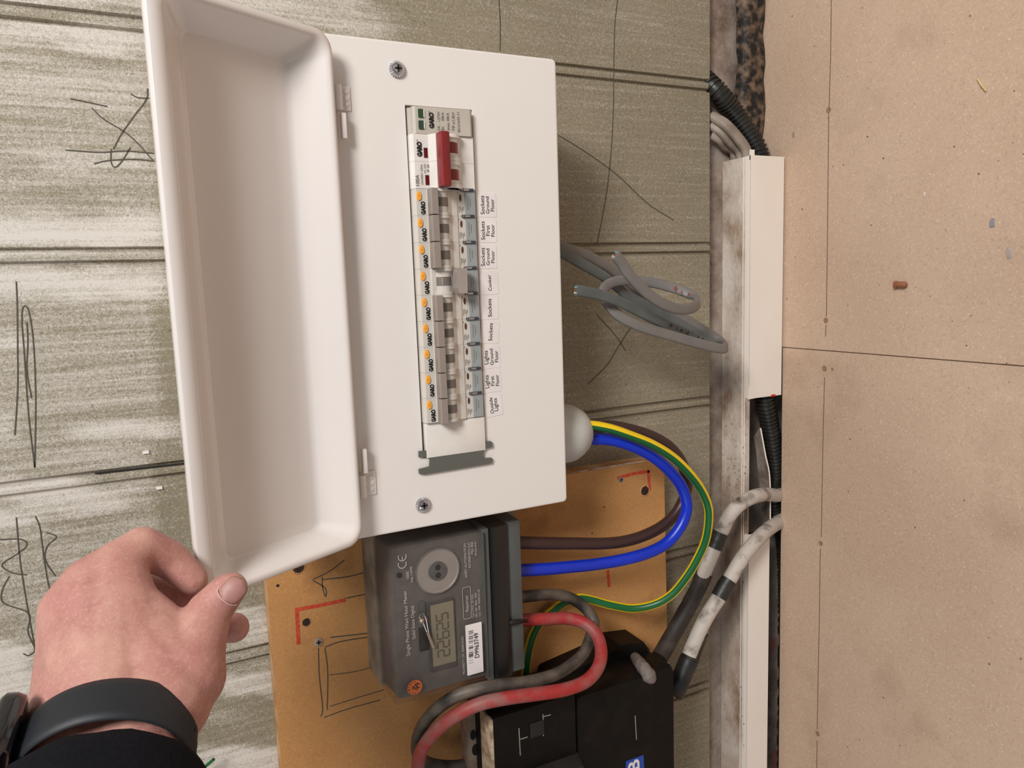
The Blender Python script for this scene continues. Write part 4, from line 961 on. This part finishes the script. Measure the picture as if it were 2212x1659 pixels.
for a, b, w in ((1022, 1588, 1), (1027, 1620, 1.15), (1035, 1650, .6)):
    c = Y(a, b, -.052); bm = B(); rings = [[Vector((c.x + .0044 * w * math.cos(2 * PI * k / 20) * s, -.0517 + t, c.z + .0026 * w * math.sin(2 * PI * k / 20) * s)) for k in range(20)] for t, s in ((0, 1), (-.0002, 1))]
    loft(bm, rings); obj('terminal_hole', bm, black_void, so, False)
scr = mat('white_scratch', (150, 140, 128), .7)
for l in ([(1173, 1543), (1174, 1590)], [(1174, 1548), (1190, 1544)], [(1121, 1573), (1124, 1632)], [(1124, 1597), (1140, 1592)], [(1372, 1546), (1375, 1598)]):
    obj('scratch', ribbon(B(), l, .0008, FY - .0004, False), scr, so, False)
for px0, py0, px1, py1 in ((1147, 1555, 1176, 1597),):
    pxbox(px0, py0, px1, py1, FY - .0012, .0014, bakelite2, 'raised_pad', so, .0008)
bm = B(); tube(bm, [Y(1365, 1415, -.040), Y(1378, 1428, -.062), Y(1392, 1446, -.080), Y(1405, 1464, -.0865), Y(1410, 1470, -.0865)], .0058, 12, rf=lambda t, l: (.8 + .5 * t if t < .7 else 1.15 - (t - .7) * 2.2) + .12 * noise.noise(Vector((l * 250, 1, 1)))); obj('wax_seal', bm, wax, so, label='grey wax blob')
A = [(1352, 1645), (1390, 1631), (1394, 1700), (1352, 1715)]
bm = B(); pxprism(bm, A, FY - .0004, FY - .0001); bs = obj('blue_sticker', bm, blue_stk, so, False)
T('B', 1369, 1654, 25, FY - .0007, sticker, bs, 'lettering', ph=29, offset=.02)
# stray thin wires at the foot of the frame
cable('stray_wire', 'short green-yellow wire end at the edge of the backboard near the sleeve', path([(438, 1660, -.01), (448, 1652, -.012), (462, 1640, -.014)]), .0012, green_w)

# ================================================================== PERSON
def capsule(bm, a, b, ra, rb, seg=16):
    a, b = Vector(a), Vector(b); ax = (b - a); L = ax.length
    if L < 1e-6: return
    ax.normalize(); prof = []
    for k in range(7): t = PI / 2 * k / 6; prof.append((-ra * math.cos(t), ra * math.sin(t)))
    for k in range(7): t = PI / 2 * k / 6; prof.append((L + rb * math.sin(t), rb * math.cos(t)))
    lathe(bm, a, ax, prof, seg)
person = thing('person', 'person in a dark sleeve holding the open lid between thumb and fingers', 'person', D(300, 1450, .35)[:])
bm = B()
J = dict(w1=(175, 1535, .338, .0215), w2=(235, 1545, .334, .0245), w3=(310, 1555, .338, .0235),
         i0=(252, 1228, .374, .0135), i1=(306, 1182, .386, .0108), i2=(366, 1208, .396, .0100), i3=(416, 1252, .3985, .0082),
         m0=(195, 1265, .366, .0140), m1=(288, 1270, .402, .0105), m2=(360, 1283, .411, .0098), m3=(420, 1310, .411, .0085),
         r0=(148, 1318, .364, .0135), r1=(290, 1335, .412, .0105), r2=(420, 1350, .414, .0098), r3=(506, 1356, .406, .0082),
         p0=(142, 1385, .368, .0130), p1=(250, 1400, .405, .0100), p2=(360, 1405, .408, .0090), p3=(420, 1400, .404, .0080),
         c0=(345, 1515, .343, .0235), c1=(398, 1462, .352, .0190), t1=(425, 1384, .363, .0142), t2=(452, 1322, .3725, .0112), t3=(488, 1279, .3765, .0092), t4=(500, 1270, .3770, .0080))
JP = {k: (D(*v[:3]), v[3]) for k, v in J.items()}
def cap(a, b, ra=None, rb=None): capsule(bm, JP[a][0], JP[b][0], ra or JP[a][1], rb or JP[b][1])
for a, b in (('w1', 'w3'), ('i0', 'i1'), ('i1', 'i2'), ('i2', 'i3'), ('m0', 'm1'), ('m1', 'm2'), ('m2', 'm3'), ('r0', 'r1'), ('r1', 'r2'), ('r2', 'r3'), ('p0', 'p1'), ('p1', 'p2'), ('p2', 'p3'), ('w3', 'c0'), ('c0', 'c1'), ('c1', 't1'), ('t1', 't2'), ('t2', 't3'), ('t3', 't4'),
             ('w3', 'i0'), ('w2', 'm0'), ('w2', 'r0'), ('w1', 'p0'), ('i0', 'm0'), ('m0', 'r0'), ('r0', 'p0'), ('w2', 'i0')): cap(a, b)
capsule(bm, D(240, 1262, .369), D(392, 1395, .361), .0115, .0125); capsule(bm, D(300, 1350, .362), D(380, 1450, .352), .0150, .0180); capsule(bm, D(230, 1330, .362), D(330, 1450, .350), .017, .02); capsule(bm, D(170, 1350, .362), D(250, 1470, .346), .016, .02)
capsule(bm, D(205, 1300, .362), D(210, 1450, .348), .015, .019)
AXD = (CR[0] * .30 + CR[1] * .40 + CR[2] * -.85).normalized()
wc = D(240, 1590, .330)
side = (CR[0] - AXD * CR[0].dot(AXD)).normalized(); upv = AXD.cross(side)
for s in (-.011, .011): capsule(bm, wc + side * s - AXD * .012, wc + side * s * 1.1 + AXD * .09, .0215, .0235)
me = bpy.data.meshes.new('hand'); bmesh.ops.recalc_face_normals(bm, faces=bm.faces[:]); bm.to_mesh(me); bm.free()
hand = obj_me('hand', me, skin, person)
md = hand.modifiers.new('remesh', 'REMESH'); md.mode = 'VOXEL'; md.voxel_size = .0014; md.use_smooth_shade = True
md = hand.modifiers.new('smooth', 'SMOOTH'); md.factor = .5; md.iterations = 9
# thumb nail
nc = D(503, 1276, .3675); tdir = (JP['t4'][0] - JP['t2'][0]).normalized(); nn = (CC - nc).normalized(); nn = (nn - tdir * nn.dot(tdir)).normalized() ; sd = tdir.cross(nn)
nn = (nn + sd * -.0).normalized()
bm = B(); rings = []
for t in [k / 10 for k in range(11)]:
    w = .0070 * (1 - abs(2 * t - 1) ** 3.2) ** .5 if 0 < t < 1 else .0008
    rings.append([nc + tdir * (t - .5) * .0135 + sd * w * math.sin(q) + nn * (.0062 * (math.cos(q * .9) - 1) + .0004 - .0022 * max(0, t - .5) ** 2 * 4) for q in [(-1 + k / 6) * 1.0 for k in range(13)]])
loft(bm, rings, False, False, closed=False)
nail = obj('thumb_nail', bm, nail_m, person); cut = tube(B(), [nc + tdir * (-.0062 + .0018 * (1 - math.cos(q * 1.0)) * 2) + sd * .0068 * math.sin(q) + nn * (.0062 * (math.cos(q * .9) - 1) + .0002) for q in [(-1 + k / 4) * 1.1 for k in range(9)]], .00024, 8); obj('cuticle', cut, mat('dry_skin', (214, 176, 160), .6), person); md = nail.modifiers.new('s', 'SOLIDIFY'); md.thickness = .0004
# sleeve
bm = B(); rings = []
for k, (t, r, s) in enumerate(((.034, .030, 1), (.030, .0335, 1), (.031, .0365, 1), (.036, .0385, 1), (.06, .041, 1), (.10, .045, 1), (.16, .050, 1), (.22, .054, 1))):
    c = wc + AXD * t + upv * (.0)
    rings.append([c + side * (r * 1.12) * math.cos(2 * PI * q / 40) + upv * r * math.sin(2 * PI * q / 40) * (1 + .02 * math.sin(q * 1.7 + k)) for q in range(40)])
loft(bm, rings, False, False); obj('sleeve', bm, sleeve_m, person, auto=80)
# watch
wt = thing('smartwatch', 'black smartwatch with a dark rubber strap on the wrist beside the sleeve', 'watch', wc[:])
bm = B(); rings = []
for q in range(65):
    a = 2 * PI * q / 64; d = side * math.cos(a) * 1.0 + upv * math.sin(a) * .93
    R_ = .0335
    rings.append([wc + d * (R_ + h) + AXD * w for w, h in ((-.001, 0), (-.0005, .0014), (.003, .0022), (.017, .0022), (.0205, .0014), (.021, 0))])
vr = loft(bm, rings, False, False)
obj('strap', bm, watch_band, wt, auto=70)
for t in (.006, .014):
    a = math.radians(8); 
ca = math.radians(163); cd_ = side * math.cos(ca) + upv * math.sin(ca) * .96; ct = AXD.cross(cd_).normalized(); cA = wc + cd_ * .0385 + AXD * .008
bm = B(); rings = []
for h, s in ((-.0050, .80), (-.0042, .95), (-.001, 1), (.0030, 1), (.0048, .93), (.0058, .78)):
    rings.append([cA + cd_ * h + AXD * x * s + ct * z * s for x, z in rrect(-.019, .019, -.021, .021, .009, 7)])
loft(bm, rings); obj('watch_case', bm, watch_case, wt, auto=60)
bm = B(); lathe(bm, cA + AXD * -.019 + upv * .006, -AXD, [(0, .0033), (.0016, .0033), (.002, .0028)], 20); obj('crown', bm, watch_band, wt)
for q, ang in ((0, -12), (1, 4)):
    a = math.radians(ang); d = side * math.cos(a) + upv * math.sin(a) * .93
    bm = B(); lathe(bm, wc + d * .0357 + AXD * (.010), d, [(0, .0012), (.0001, .0012), (.0001, .0001)], 12); obj('strap_hole', bm, black_void, wt)
